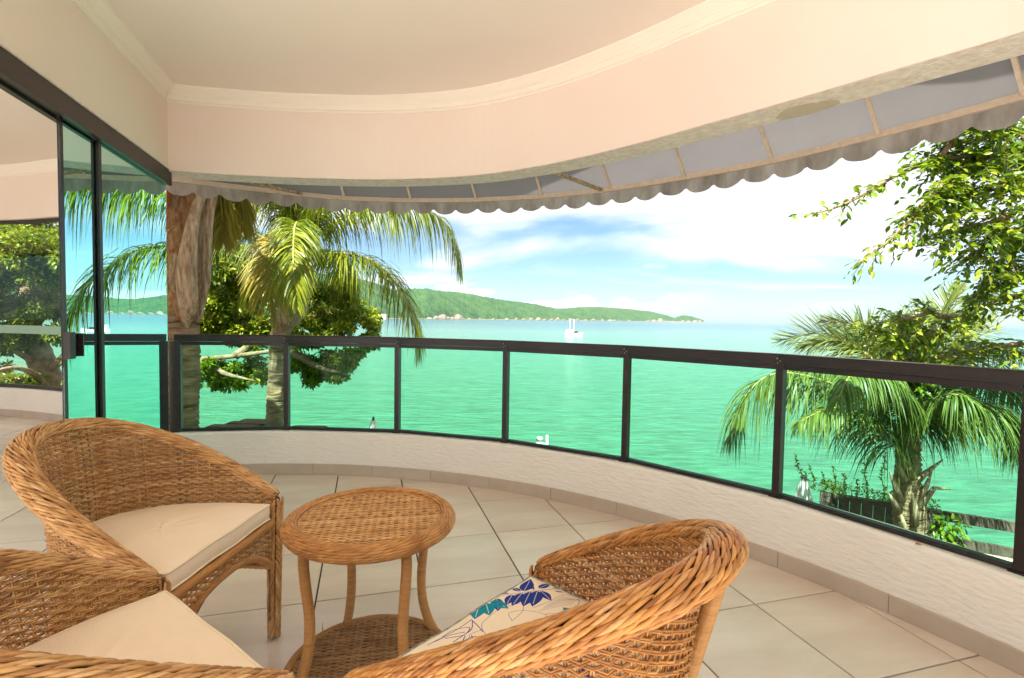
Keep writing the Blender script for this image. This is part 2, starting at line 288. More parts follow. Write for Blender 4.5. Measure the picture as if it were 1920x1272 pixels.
def tag(o, label=None, cat=None, group=None, kind=None):
    if label: o['label'] = label
    if cat: o['category'] = cat
    if group: o['group'] = group
    if kind: o['kind'] = kind
    return o
def empty(name, loc=(0, 0, 0), rz=0.0):
    o = bpy.data.objects.new(name, None); COL.objects.link(o); o.location = loc; o.rotation_euler = (0, 0, rz); o.empty_display_size = 0.1; return o
def child(o, root):
    """parent keeping the world placement of a mesh built in world coordinates"""
    o.parent = root; o.matrix_parent_inverse = Matrix.Translation(root.location).inverted() if root.rotation_euler.z == 0 else (Matrix.Translation(root.location) @ Matrix.Rotation(root.rotation_euler.z, 4, 'Z')).inverted(); return o
def mesh_ngon(name, pts, z0, z1, m, flip=False):
    mb = MB(); n = len(pts); mb.add([(p[0], p[1], z0) for p in pts] + [(p[0], p[1], z1) for p in pts], [[i, (i + 1) % n, n + (i + 1) % n, n + i] for i in range(n)])
    mb.F.append(('ng', [list(range(n))[::-1], list(range(n, 2 * n))]))
    return mb.build(name, m, smooth=False)

# ------------------------------------------------------------------ plan of the balcony
C0 = np.array([-1.545, 0.19]); RW = 3.745; RR = 3.80; ZC = 0.335
def pol(th, r): a = R(th); return np.array([C0[0] + r * math.sin(a), C0[1] + r * math.cos(a)])
def table(tb):
    xs = [a for a, b in tb]; ys = [b for a, b in tb]
    g = np.arange(-40, 131, 1.0); y = np.interp(g, xs, ys); k = np.exp(-np.linspace(-2, 2, 9) ** 2); k /= k.sum()
    y = np.convolve(np.pad(y, 4, 'edge'), k, 'valid'); return lambda t: float(np.interp(t, g, y))
r_beam = table([(-40, 3.72), (-16, 3.73), (-8, 3.72), (1, 3.74), (9.5, 3.785), (15.3, 3.80), (19.8, 3.805), (27.8, 3.745), (36.7, 3.665), (45, 3.61), (52.4, 3.625), (58.6, 3.665), (63.5, 3.74), (72, 3.78), (130, 3.78)])
r_bar = table([(-40, 3.9), (-22, 3.92), (-16, 4.0), (-7.2, 4.20), (0, 4.40), (7, 4.475), (14.3, 4.54), (22, 4.575), (29.6, 4.58), (37.5, 4.53), (45, 4.52), (53, 4.455), (60.7, 4.43), (72, 4.43), (130, 4.43)])
TH0, TH1 = -16.0, 112.0
WP = pol(-15.7, 3.73)                                   # corner of the glass partition and the beam
WD = np.array([0.274, -0.9617])                          # partition runs this way, towards the viewer
WN = np.array([0.9617, 0.274])
def wp(t, off=0.0): return WP + WD * t + WN * off
FAR = catmull([(-2.70, 4.05), (-3.28, 4.72), (-3.75, 5.02), (-4.5, 5.43), (-5.15, 5.70), (-6.05, 5.95), (-7.3, 6.0), (-8.8, 5.6), (-10.2, 4.7), (-11.0, 3.2)], 6)[:, :2]
def farn():
    T = np.gradient(FAR, axis=0); T /= np.linalg.norm(T, axis=1, keepdims=True); return np.stack([T[:, 1], -T[:, 0]], 1)
FN = farn() * np.array([[1, 1]])
if FN[20][1] < 0: FN = -FN                                # outward = seaward

def sweep(path, nrm, prof, name, m, z_off=None, smooth=False, closed=True):
    """sweep closed profile [(offset outward, z)] along a plan path"""
    path = np.asarray(path); nrm = np.asarray(nrm); k = len(prof); V = []
    for p, n_ in zip(path, nrm):
        for o_, z in prof: V.append((p[0] + n_[0] * o_, p[1] + n_[1] * o_, z))
    n = len(path); F = [[i * k + j, i * k + (j + 1) % k, (i + 1) * k + (j + 1) % k, (i + 1) * k + j] for i in range(n - 1) for j in range(k if closed else k - 1)]
    mb = MB(); mb.add(V, F)
    if closed: mb.F.append(('ng', [list(range(k)), list(range((n - 1) * k, n * k))[::-1]]))
    o = mb.build(name, m, smooth=smooth); return o
def arc(rf, t0, t1, st=1.0):
    n = max(2, int(round(abs(t1 - t0) / st)) + 1); ts = np.linspace(t0, t1, n); P = [pol(t, rf(t) if callable(rf) else rf) for t in ts]; Nn = [np.array([math.sin(R(t)), math.cos(R(t))]) for t in ts]
    return P, Nn

# ------------------------------------------------------------------ the house: floor slab, curb walls, beams, ceiling
inner_arc = [pol(t, RW + 0.05) for t in np.arange(TH0 + 1, TH1 + 1, 2)]
far_in = [FAR[i] + FN[i] * 0.05 for i in range(len(FAR))][::-1]
plan = [tuple(p) for p in far_in] + [tuple(p) for p in inner_arc] + [(2.3, -1.2), (-11.5, -1.2)]
slab = mesh_ngon('floor', plan, -0.30, -0.012, MT['grout']); tag(slab, kind='structure')
bounce_slab = mesh_ngon('bounce_pavement', [(3.5, -1.204), (3.5, -9), (-11.5, -9), (-11.5, -1.204)], -0.30, -0.006, MT['bounce']); tag(bounce_slab, kind='structure')  # added out of view behind the camera, reflects sunlight into the balcony

# floor tiles: laid square to the partition
ta = R(16.0); tu = np.array([math.cos(ta), math.sin(ta)]); tv = np.array([-math.sin(ta), math.cos(ta)])
TO = np.array([-0.079, 2.905]); SU, SV = 0.468, 0.502
def tile_mesh(su, sv, h):
    g = 0.0036; b = 0.0014; x = su / 2 - g; y = sv / 2 - g
    V = [(sx * x, sy * y, -h) for sx, sy in ((-1, -1), (1, -1), (1, 1), (-1, 1))] + [(sx * x, sy * y, -b) for sx, sy in ((-1, -1), (1, -1), (1, 1), (-1, 1))] + [(sx * (x - b), sy * (y - b), 0) for sx, sy in ((-1, -1), (1, -1), (1, 1), (-1, 1))]
    F = [[i, (i + 1) % 4, 4 + (i + 1) % 4, 4 + i] for i in range(4)] + [[4 + i, 4 + (i + 1) % 4, 8 + (i + 1) % 4, 8 + i] for i in range(4)] + [[8, 9, 10, 11]]
    mb = MB(); mb.add(V, F); return mb
from mathutils.geometry import intersect_point_tri_2d
def inside(p, poly):
    c = False; n = len(poly)
    for i in range(n):
        x1, y1 = poly[i]; x2, y2 = poly[(i + 1) % n]
        if (y1 > p[1]) != (y2 > p[1]) and p[0] < (x2 - x1) * (p[1] - y1) / (y2 - y1) + x1: c = not c
    return c
tm = tile_mesh(SU, SV, 0.010).build('tile', MT['tile'], slab, smooth=False); proto = tm.data
first = True; rest = MB(); nt_ = 0
for i in range(-26, 12):
    for j in range(-14, 9):
        c = TO + tu * SU * (i + 0.5) + tv * SV * (j + 0.5)
        cor = [c + tu * SU / 2 * a + tv * SV / 2 * b for a in (-1, 1) for b in (-1, 1)]
        if c[1] < -1.0 or not (inside(c, plan) or any(inside(q, plan) for q in cor)): continue
        if math.hypot(*(c - C0)) > RW + 0.33 and c[0] > -2.4: continue
        vis = any(inframe((q[0], q[1], 0), 0) for q in cor + [c]) and (c[0] > -7.5)
        if vis:
            o = tm if first else bpy.data.objects.new('tile', proto)
            if not first: COL.objects.link(o); o.parent = slab
            first = False; nt_ += 1
            o.location = (c[0], c[1], random.uniform(-0.0004, 0.0004)); o.rotation_euler = (0, 0, ta + (PI if random.random() < .5 else 0))
        else:
            v = np.array([(sx * (SU / 2 - .002), sy * (SV / 2 - .002)) for sx, sy in ((-1, -1), (1, -1), (1, 1), (-1, 1))]); w2 = c + v[:, :1] * tu + v[:, 1:] * tv
            rest.add(np.c_[w2, np.zeros(4)], [[0, 1, 2, 3]])
ro = rest.build('tile', MT['tile'], slab, smooth=False); ro['kind'] = 'stuff'

# curb wall with the skirting
P, Nn = arc(RW, TH0 - 0.2, TH1, 1.0)
curb = sweep(P, Nn, [(0.0, -0.02), (0.0, ZC - 0.012), (0.012, ZC - 0.001), (0.155, ZC - 0.006), (0.17, ZC - 0.02), (0.17, -2.9), (0.12, -2.9), (0.12, -0.02)], 'curb_wall', MT['stucco'])
tag(curb, kind='structure')
ct = sweep(P, Nn, [(0.014, ZC - 0.004), (0.014, ZC + 0.0025), (0.15, ZC + 0.0015), (0.15, ZC - 0.005)], 'coping', MT['curbtop']); ct.parent = curb
t = TH0 + 0.6 - 0.2
joints = [0.0 + 7.32 * k for k in range(-2, 16)]
sk = []
for a, b in zip(joints[:-1], joints[1:]):
    a2 = max(a, TH0 + 0.3); b2 = min(b, TH1)
    if b2 - a2 < 1: continue
    g = math.degrees(0.0016 / RW)
    P2, N2 = arc(RW, a2 + g, b2 - g, 1.2)
    o = sweep(P2, N2, [(-0.009, 0.001), (-0.009, 0.083), (-0.007, 0.085), (0.004, 0.085), (0.004, 0.001)], 'skirting_tile', MT['skirt']); o.parent = curb
fcurb = sweep(FAR[10:], FN[10:], [(0.0, -0.02), (0.0, ZC), (0.17, ZC - 0.004), (0.17, -2.9), (0.12, -2.9), (0.12, -0.02)], 'curb_wall', MT['stucco']); tag(fcurb, kind='structure')
L_ = np.r_[0, np.cumsum(np.linalg.norm(np.diff(FAR, axis=0), axis=1))]
s = float(L_[10])
while s < L_[-1] - 0.5:
    ss = np.linspace(s + 0.002, s + 0.468, 4); pp = np.stack([np.interp(ss, L_, FAR[:, i]) for i in (0, 1)], 1); nn = np.stack([np.interp(ss, L_, FN[:, i]) for i in (0, 1)], 1)
    o = sweep(pp, nn, [(-0.009, 0.001), (-0.009, 0.085), (0.004, 0.085), (0.004, 0.001)], 'skirting_tile', MT['skirt']); o.parent = fcurb; s += 0.47

ZB, ZCB, ZCL = 2.30, 2.805, 2.905
P, Nn = arc(r_beam, TH0 - 4, TH1, 1.0)
beam = sweep(P, Nn, [(0.0, ZB), (0.0, ZCL + 0.02), (0.215, ZCL + 0.02), (0.215, ZB + 0.004)], 'curved_beam', MT['wall'], smooth=False); tag(beam, kind='structure')
so_ = sweep(P, Nn, [(0.002, ZB - 0.004), (0.004, ZB - 0.0005), (0.213, ZB + 0.003), (0.2155, ZB - 0.003)], 'soffit_plaster', MT['soffit']); so_.parent = beam
# patch where the rough plaster has come off the soffit
mb = MB(); pts = []
for (px, py) in [(1455, 232), (1462, 222), (1478, 212), (1500, 206), (1522, 201), (1532, 203), (1538, 199), (1556, 196), (1571, 197), (1576, 203), (1562, 209), (1540, 216), (1520, 223), (1492, 229), (1470, 234)]:
    q = atz(px, py - 9, ZB - 0.0055); pts.append((q.x, q.y))
mb = mesh_ngon('peeled_plaster_patch', pts, ZB - 0.0065, ZB - 0.0035, MT['patch']); mb.parent = beam
cprof = [(0.0, ZCB - 0.012), (-0.006, ZCB - 0.012), (-0.008, ZCB), (-0.018, ZCB + 0.004), (-0.020, ZCB + 0.040), (-0.026, ZCB + 0.043), (-0.028, ZCB + 0.050), (-0.045, ZCB + 0.066), (-0.062, ZCB + 0.084), (-0.066, ZCB + 0.086), (-0.070, ZCL - 0.001), (0.0, ZCL - 0.001)]
o = sweep(P, Nn, cprof, 'cornice', MT['cornice']); o.parent = beam
FT = np.gradient(FAR, axis=0)
fb = sweep(FAR[10:], FN[10:], [(0.0, ZB), (0.0, ZCL + 0.02), (0.215, ZCL + 0.02), (0.215, ZB)], 'curved_beam', MT['wall']); tag(fb, kind='structure')
o = sweep(FAR[10:], FN[10:], cprof, 'cornice', MT['cornice']); o.parent = fb
roofplan = [tuple(FAR[i] + FN[i] * 0.20) for i in range(len(FAR))][::-1] + [tuple(pol(t, r_beam(t) + 0.20)) for t in np.arange(TH0 + 1, TH1 + 1, 2)] + [(2.3, -1.4), (-11.5, -1.4)]
ceil = mesh_ngon('ceiling', roofplan, ZCL, ZCL + 0.02, MT['ceil']); tag(ceil, kind='structure')
roof = mesh_ngon('roof', roofplan, ZCL + 0.024, ZCL + 0.215, MT['outwall']); tag(roof, kind='structure')  # unseen slab shaped for light: height shades the awning, rear edge lets sun in

# glass partition: wall above, header, sliding panels
def wallbox(mb, t0, t1, z0, z1, o0, o1):
    a = wp(t0, (o0 + o1) / 2); b = wp(t1, (o0 + o1) / 2)
    mb.bar((a[0], a[1], (z0 + z1) / 2), (b[0], b[1], (z0 + z1) / 2), abs(o1 - o0), z1 - z0)
mb = MB(); wallbox(mb, -0.03, 4.4, 2.312, ZCL + 0.01, -0.14, 0.0); pw = mb.build('partition_wall', MT['wall'], smooth=False); tag(pw, kind='structure')
ts = [wp(0.062), wp(4.4)]; o = sweep(ts, [-WN, -WN], cprof, 'cornice', MT['cornice']); o.parent = pw
ts = [wp(-0.05, -0.14), wp(4.4, -0.14)]; o = sweep(ts, [WN, WN], cprof, 'cornice', MT['cornice']); o.parent = pw
mb = MB(); wallbox(mb, -0.05, 4.4, 2.306, 2.314, -0.03, 0.012); o = mb.build('mortar_line', MT['soffit'], pw, smooth=False)
door = empty('sliding_glass_door', (wp(1.2)[0], wp(1.2)[1], 0))
tag(door, 'dark framed sliding glass door with greenish panes beside the wicker armchairs', 'glass door')
mb = MB(); wallbox(mb, -0.06, 4.4, 2.215, 2.305, -0.10, 0.004); wallbox(mb, -0.06, 4.4, 2.200, 2.2148, -0.10, -0.07); wallbox(mb, -0.06, 4.4, 2.200, 2.2148, -0.02, 0.004)
child(mb.build('header_rail', MT['bronze'], smooth=False), door)
mb = MB(); wallbox(mb, -0.06, 4.4, 0.001, 0.022, -0.10, 0.004); child(mb.build('bottom_track', MT['bronze'], smooth=False), door)
def panel(t0, t1, off, stiles):
    fr = MB()
    for a, b in stiles: wallbox(fr, a, b, 0.03, 2.213, off - 0.006, off + 0.006)
    wallbox(fr, t0 + 0.001, t1 - 0.001, 0.0225, 0.07, off - 0.013, off + 0.013)
    f = child(fr.build('door_panel_frame', MT['bronze'], smooth=False), door)
    g = MB(); a = wp(t0, off); b = wp(t1, off); g.bar((a[0], a[1], 1.135), (b[0], b[1], 1.135), 0.008, 2.13)
    gl = g.build('pane', MT['doorglass'], smooth=False); gl.parent = f
    return f
panel(-0.03, 0.955, -0.03, [(0.922, 0.955)])
f1 = panel(0.36, 1.29, -0.046, [(1.262, 1.29)])
mb = MB(); wallbox(mb, 1.250, 1.300, 1.010, 1.145, -0.039, -0.010); wallbox(mb, 1.200, 1.249, 1.018, 1.137, -0.036, -0.022)
wallbox(mb, 1.196, 1.206, 1.018, 1.137, -0.0215, 0.002); child(mb.build('handle', MT['bronze'], smooth=False), door)

# ------------------------------------------------------------------ railing
ptheta = [-17.0 + 0.0, -3.55, 9.85, 23.2, 36.8, 50.45, 64.4, 78.0, 91.5, 105]
rail = empty('balcony_railing', (*pol(23.2, RR + 0.03), ZC)); tag(rail, 'dark bronze railing with clear glass panes on the curved curb wall', 'railing')
def rbox(name, th, r0, r1, tw, z0, z1, m, par=rail):
    p = pol(th, (r0 + r1) / 2); a = R(th); mb = MB()
    rot = np.array([[math.cos(a), math.sin(a), 0], [-math.sin(a), math.cos(a), 0], [0, 0, 1]])
    mb.box((p[0], p[1], (z0 + z1) / 2), (tw, r1 - r0, z1 - z0), rot); return child(mb.build(name, m, smooth=False), par)
RP = RR
ptheta[0] = -15.6
for i, th in enumerate(ptheta):
    po = rbox('post', th, RP - 0.002, RP + 0.048, 0.036 if i else 0.075, ZC + 0.004, 1.034, MT['bronze'])
    pl = rbox('base_plate', th, RP - 0.010, RP + 0.055, 0.060, ZC + 0.0015, ZC + 0.010, MT['bronze'])
    if i:
        sc = MB()
        for dx, dz in ((-0.008, 0.012), (0.008, 0.0), (-0.004, -0.012)):
            p = pol(th + math.degrees(dx / RP), RP - 0.0175); q = pol(th + math.degrees(dx / RP), RP - 0.0135)
            sc.tube([(p[0], p[1], 1.052 + dz), (q[0], q[1], 1.052 + dz)], 0.0035, 8)
        child(sc.build('screw', MT['steel']), rail)
for a, b in zip(ptheta[:-1], ptheta[1:]):
    # straight top rail lengths from post to post
    A = pol(a, RP); B = pol(b, RP); n_ = (A + B) / 2 - C0; n_ /= np.linalg.norm(n_); d = (B - A) / np.linalg.norm(B - A)
    A2 = A + d * 0.0008; B2 = B - d * 0.0008
    tr = MB(); z1 = 1.088
    prof = [(-0.015, 1.036), (-0.015, z1 - 0.006), (-0.009, z1), (0.055, z1), (0.061, z1 - 0.006), (0.061, 1.036)]
    o = child(sweep([A2, B2], [n_, n_], prof, 'top_rail', MT['bronze']), rail)
    p = [(0.006, 1.006), (0.006, 1.0325), (0.038, 1.0325), (0.038, 1.006)]
    A3 = A + d * 0.021; B3 = B - d * 0.021
    if a < -15: A3 = A + d * 0.04
    o2 = child(sweep([A3, B3], [n_, n_], p, 'glazing_bead', MT['bronze']), rail)
    o3 = child(sweep([A3, B3], [n_, n_], [(0.004, ZC + 0.006), (0.004, ZC + 0.026), (0.038, ZC + 0.026), (0.038, ZC + 0.006)], 'bottom_rail', MT['rubber']), rail)
    g = MB(); A4 = A3 + n_ * 0.021; B4 = B3 + n_ * 0.021; g.bar((*A4, (ZC + 0.0262 + 1.006) / 2), (*B4, (ZC + 0.0262 + 1.006) / 2), 0.006, 1.0058 - ZC - 0.0262)
    child(g.build('glass_pane', MT['railglass'], smooth=False), rail)
# far balcony glazing
fr = empty('far_glazing', (*FAR[24], ZC)); tag(fr, 'curved glazed balcony front seen through the glass door at the left', 'glazing')
child(sweep(FAR[11:], FN[11:], [(0.05, ZC + 0.001), (0.05, ZC + 0.04), (0.09, ZC + 0.04), (0.09, ZC + 0.001)], 'bottom_rail', MT['bronze']), fr)
child(sweep(FAR[11:], FN[11:], [(0.05, ZB - 0.04), (0.05, ZB - 0.002), (0.09, ZB - 0.002), (0.09, ZB - 0.04)], 'top_frame', MT['bronze']), fr)
child(sweep(FAR[11:], FN[11:], [(0.055, 0.98), (0.055, 1.075), (0.085, 1.075), (0.085, 0.98)], 'middle_rail', MT['farrail']), fr)
child(sweep(FAR[11:], FN[11:], [(0.068, ZC + 0.041), (0.068, ZB - 0.041), (0.073, ZB - 0.041), (0.073, ZC + 0.041)], 'pane', MT['farglass']), fr)

# ------------------------------------------------------------------ awning
aw = empty('awning', (*pol(25, 4.2), 2.3)); tag(aw, 'grey canvas awning with a scalloped valance hung outside the curved beam', 'awning')
ths = np.arange(-22, TH1 + 0.01, 1.0); V = []; F = []; kk = 7
for th in ths:
    ri = r_beam(th) + 0.222; ro_ = r_bar(th) + 0.012; 
    for j in range(kk):
        u = j / (kk - 1); ph = ((th + 7.2) / 7.55) % 1.0; sag = -0.014 * math.sin(PI * u) * math.sin(PI * ph)
        p = pol(th, ri + (ro_ - ri) * u); V.append((p[0], p[1], 2.80 + (2.317 - 2.80) * u + sag * (1 - u)))
F = [[i * kk + j, i * kk + j + 1, (i + 1) * kk + j + 1, (i + 1) * kk + j] for i in range(len(ths) - 1) for j in range(kk - 1)]
mb = MB(); mb.add(V, F); child(mb.build('canvas', MT['fabric']), aw)
P, Nn = zip(*[(pol(t, r_bar(t)), (math.sin(R(t)), math.cos(R(t)))) for t in np.arange(-22, TH1, 1.2)])
child(sweep(P, Nn, [(-0.012, 2.283), (-0.012, 2.319), (0.010, 2.319), (0.010, 2.283)], 'front_bar', MT['awnbar']), aw)
for k in range(-1, 15):
    th = -7.2 + 7.55 * k
    if th > TH1: break
    a = pol(th, r_bar(th) - 0.013); b = pol(th, r_beam(th) + 0.224); mb = MB(); mb.bar((*a, 2.303), (*b, 2.775), 0.018, 0.018)
    child(mb.build('rafter', MT['awnbar'], smooth=False), aw)
for th, t2 in ((29.6, 27.0), (-4, -10), (74, 71)):
    a = pol(th, r_bar(th) - 0.02); b = pol(t2, r_beam(t2) + 0.218); mb = MB(); mb.bar((*a, 2.300), (*b, 2.325), 0.028, 0.022); child(mb.build('strut', MT['rust'], smooth=False), aw)
# valance: a strip whose lower edge runs in scallops, three to a bay
V = []; st = 7.55 / 3 / 12; ths = np.arange(-22, TH1, st); k3 = 5
for th in ths:
    ph = ((th + 7.2) / (7.55 / 3)) % 1.0; zb = 2.243 - 0.062 * math.sqrt(max(0, 1 - (2 * ph - 1) ** 2)) + 0.004 * math.sin(th * 0.9)
    wv = 0.006 * math.sin(th * 1.7) + 0.004 * math.sin(th * 4.1)
    for j in range(k3):
        u = j / (k3 - 1); p = pol(th, r_bar(th) + 0.014 + wv * u); V.append((p[0], p[1], 2.318 + (zb - 2.318) * u))
F = [[i * k3 + j, i * k3 + j + 1, (i + 1) * k3 + j + 1, (i + 1) * k3 + j] for i in range(len(ths) - 1) for j in range(k3 - 1)]
mb = MB(); mb.add(V, F); child(mb.build('valance', MT['valance']), aw)

# ------------------------------------------------------------------ wicker
def superU(a, w_, d_, p=0.84):
    c = np.cos(a); s_ = np.sin(a); return w_ * np.sign(c) * np.abs(c) ** p, -d_ * np.abs(s_) ** p
ang_t = np.linspace(0, PI, 2001); _x, _y = superU(ang_t, 0.33, 0.64); _l = np.r_[0, np.cumsum(np.hypot(np.diff(_x), np.diff(_y)))]; _l /= _l[-1]
def ang(u): return np.interp(u, _l, ang_t)
def zrim(u):
    _, y = superU(ang(u), 0.33, 0.64); s_ = np.clip(-y / 0.64, 0, 1); return 0.497 + 0.338 * s_ ** 0.95
def shell(u, z):
    zr = zrim(u); t_ = np.clip((z - 0.30) / (zr - 0.30), 0, 1.2); f = t_ ** 2.0
    x, y = superU(ang(u), 0.292 + 0.026 * f, 0.548 + 0.048 * f); return np.stack([x, y, np.broadcast_to(z, x.shape)], -1)
def shell_n(u, z):
    e = 1e-3; du = shell(np.clip(u + e, 0, 1), z) - shell(np.clip(u - e, 0, 1), z); dz = shell(u, z + e) - shell(u, z - e)
    n = np.cross(du, dz); n /= np.linalg.norm(n, axis=-1, keepdims=True) + 1e-12
    return n
_n = shell_n(np.array([0.5]), np.array([0.5]))[0]; NS = 1.0 if _n[1] < 0 else -1.0        # outward = -y at the back

def weave_rows(mb, pos, nrm, rows, u0f, u1f, nst, amp, rad, double, k=4, jit=0.0):
    for r_i, z in enumerate(rows):
        a, b = u0f(r_i), u1f(r_i)
        if b - a < 0.02: continue
        i0 = int(math.ceil(a * nst * 2)); i1 = int(math.floor(b * nst * 2)); uu = np.r_[a, np.arange(i0, i1 + 1) / (2 * nst), b]; uu = np.unique(uu)
        wv = amp * np.cos(PI * uu * nst + PI * (r_i % 2))
        for dz in ((-double, double) if double else (0,)):
            zz = z + dz + jit * np.sin(uu * 37 + r_i * 1.7) + jit * rng.normal(0, 0.5, len(uu))
            P = pos(uu, zz) + nrm(uu, zz) * (wv + amp * 0.12 * rng.normal(0, 1, len(uu)))[:, None]
            v, f = tubes(P[None], rad, k); mb.add(v, f)

def ropes(mb, center, frame, betas, rx, rz, s_len, pitch, rad, slant, scale, L0, closed=False, mono=False):
    """rows of overlapping slanted spindle strands laid round a curved core (a plaited border)"""
    n = int(L0 / pitch); K = 6
    for bi_, be in enumerate(betas):
        sg = slant if (bi_ % 2 == 0 or mono) else -slant
        s0 = (np.arange(n) + (0.5 if bi_ % 2 else 0.0)) * pitch
        tt = np.linspace(0, 1, K)
        S_ = s0[:, None] + (tt - 0.5) * s_len + rng.normal(0, pitch * 0.12, (n, 1))
        S_ = S_ % L0 if closed else np.clip(S_, 0, L0)
        B_ = be + sg * (tt - 0.5)[None] + rng.normal(0, 0.03, (n, 1))
        lift = 0.75 * np.sin(PI * tt)[None] - 0.35
        c = center(S_); n1_, n2_ = frame(S_); sc_ = scale(S_)[..., None]
        P = c + sc_ * (n1_ * (rx * np.cos(B_))[..., None] + n2_ * (rz * np.sin(B_))[..., None]) + (n1_ * np.cos(B_)[..., None] + n2_ * np.sin(B_)[..., None]) * (lift * rad * 1.6)[..., None]
        rr = rad * (0.35 + 0.75 * np.sin(PI * np.clip(tt * 0.9 + 0.05, 0, 1)) ** 0.8)
        ok = np.linalg.norm(P[:, -1] - P[:, 0], axis=1) > s_len * 0.3
        v, f = tubes(P[ok], rr * (0.9 + 0.2 * rng.random((ok.sum(), 1))), 6); mb.add(v, f)

def build_chair(first_mat, leg_mat):
    root = empty('wicker_armchair')
    nst = 62
    # woven shell
    mb = MB(); zs = np.arange(0.215, 0.840, 0.0100)
    ug = np.linspace(0, 1, 801); zg = zrim(ug)
    def u0(i):
        ok = np.where(zg > zs[i] + 0.004)[0]; return ug[ok[0]] if len(ok) else 1.0
    def u1(i):
        ok = np.where(zg > zs[i] + 0.004)[0]; return ug[ok[-1]] if len(ok) else 0.0
    nfun = lambda u, z: shell_n(u, z) * NS
    weave_rows(mb, shell, nfun, zs, u0, u1, nst, 0.0066, 0.0025, 0.0025, 4, 0.0005)
    for i in range(0, nst + 1):                                       # stakes
        u = np.full(14, i / nst); zz = np.linspace(0.20, float(zrim(np.array([i / nst]))[0]), 14)
        for d in (-0.0028, 0.0028):
            P = shell(np.clip(u + d / 1.7, 0, 1), zz); v, f = tubes(P[None], 0.0021, 4, (0.2, 0.3, 0.1)); mb.add(v, f)
    sh = mb.build('woven_shell', first_mat, root); sh['kind'] = 'stuff'
    # rim
    uu = np.linspace(0, 1, 400); base = shell(uu, zrim(uu)); Ls = np.r_[0, np.cumsum(np.linalg.norm(np.diff(base, axis=0), axis=1))]; L0 = Ls[-1]
    on = np.gradient(base, axis=0); on /= np.linalg.norm(on, axis=1, keepdims=True)
    hn = np.cross(on, [0, 0, 1.0]); hn /= np.linalg.norm(hn, axis=1, keepdims=True)
    if hn[200][1] > 0: hn = -hn
    vn = np.cross(hn, on); vn *= np.sign(vn[:, 2:3])
    hs_ = 0.60 + 0.40 * np.clip(np.minimum(uu, 1 - uu) / 0.22, 0, 1) ** 0.7
    ctr = base + hn * (0.030 * hs_)[:, None] + vn * (-0.006)
    itp = lambda A: (lambda S_: np.stack([np.interp(S_, Ls, A[:, i]) for i in range(3)], -1))
    C_ = itp(ctr); H_ = itp(hn); V_ = itp(vn); sc = lambda S_: np.interp(S_, Ls, hs_)
    mb = MB(); ropes(mb, C_, lambda S_: (-H_(S_), V_(S_)), [-0.1, 0.4, 0.88, 1.34, 1.8, 2.26, 2.72, 3.2, 3.7, 4.2], 0.034, 0.023, 0.060, 0.0225, 0.0038, 0.60, sc, L0, mono=True)
    rm = mb.build('braided_rim', first_mat, root); rm['kind'] = 'stuff'
    core = MB(); a = np.arange(12) * 2 * PI / 12
    ringv = ctr[::4, None] + (-hn[::4, None] * (0.029 * np.cos(a))[:, None] + vn[::4, None] * (0.017 * np.sin(a))[:, None]) * hs_[::4, None, None]
    n_ = ringv.shape[0]; idx = np.arange(n_ * 12).reshape(n_, 12); nx = np.roll(idx, -1, 1)
    core.add(ringv.reshape(-1, 3), np.stack([idx[:-1], nx[:-1], nx[1:], idx[1:]], -1).reshape(-1, 4)); core.build('rim_core', MT['darkcore'], root)
    # front legs, braided
    for sx in (-1, 1):
        mb = MB(); top = np.array([sx * 0.330, -0.004, 0.488]); bot = np.array([sx * 0.303, 0.004, 0.006])
        mb.tube([bot, (bot + top) / 2, top], [0.015, 0.018, 0.018], 10); lc = mb.build('leg', MT['darkcore'], root)
        mb = MB(); Ll = 0.49
        cf = lambda S_: bot + (top - bot) * (S_ / Ll)[..., None]
        fx = lambda S_: (np.broadcast_to([1.0, 0, 0], S_.shape + (3,)), np.broadcast_to([0, 1.0, 0], S_.shape + (3,)))
        ropes(mb, cf, fx, [0.2, 1.1, 1.7, 2.3, 3.1, 4.2, 5.2], 0.024, 0.022, 0.048, 0.013, 0.0044, 0.7, lambda S_: 0.85 + 0.35 * S_ / Ll, Ll)
        lb = mb.build('leg_braid', first_mat, lc); lb['kind'] = 'stuff'
        mb = MB()
        for k in range(8): 
            a_ = np.linspace(0, 2 * PI, 15); z_ = 0.012 + k * 0.006; P = np.stack([bot[0] + 0.0185 * np.cos(a_), bot[1] + 0.0185 * np.sin(a_), np.full(15, z_)], 1); v, f = tubes(P[None], 0.0034, 5); mb.add(v, f)
        mb.build('foot_wrap', MT['wrap'], lc)
    # seat frame and front rail
    mb = MB(); mb.tube([(-0.30, 0.0, 0.395), (0.30, 0.0, 0.395)], 0.0135, 10); fr_ = mb.build('front_rail', MT['wrap'], root)
    mb = MB(); helix(mb, np.array([-0.30, 0, 0.395]), np.array([0.30, 0, 0.395]), 0.0142, 0.0052, 0.0026); mb.build('cane_wrap', MT['wrap'], fr_)
    mb = MB(); P = [(x, y) for x, y in zip(*superU(np.linspace(0, PI, 40), 0.284, 0.540))]; n_ = len(P)
    mb.add([(x, y, 0.385) for x, y in P] + [(x, y, 0.40) for x, y in P], [[i, (i + 1) % n_, n_ + (i + 1) % n_, n_ + i] for i in range(n_)]); mb.F.append(('ng', [list(range(n_)), list(range(n_, 2 * n_))[::-1]])); mb.build('seat_deck', MT['darkcore'], root, smooth=False)
    # woven apron above the front arch
    zar = lambda x: 0.225 + 0.115 * (1 - np.abs(x / 0.285) ** 2.6)
    mb = MB(); xs = np.linspace(-0.285, 0.285, 53)
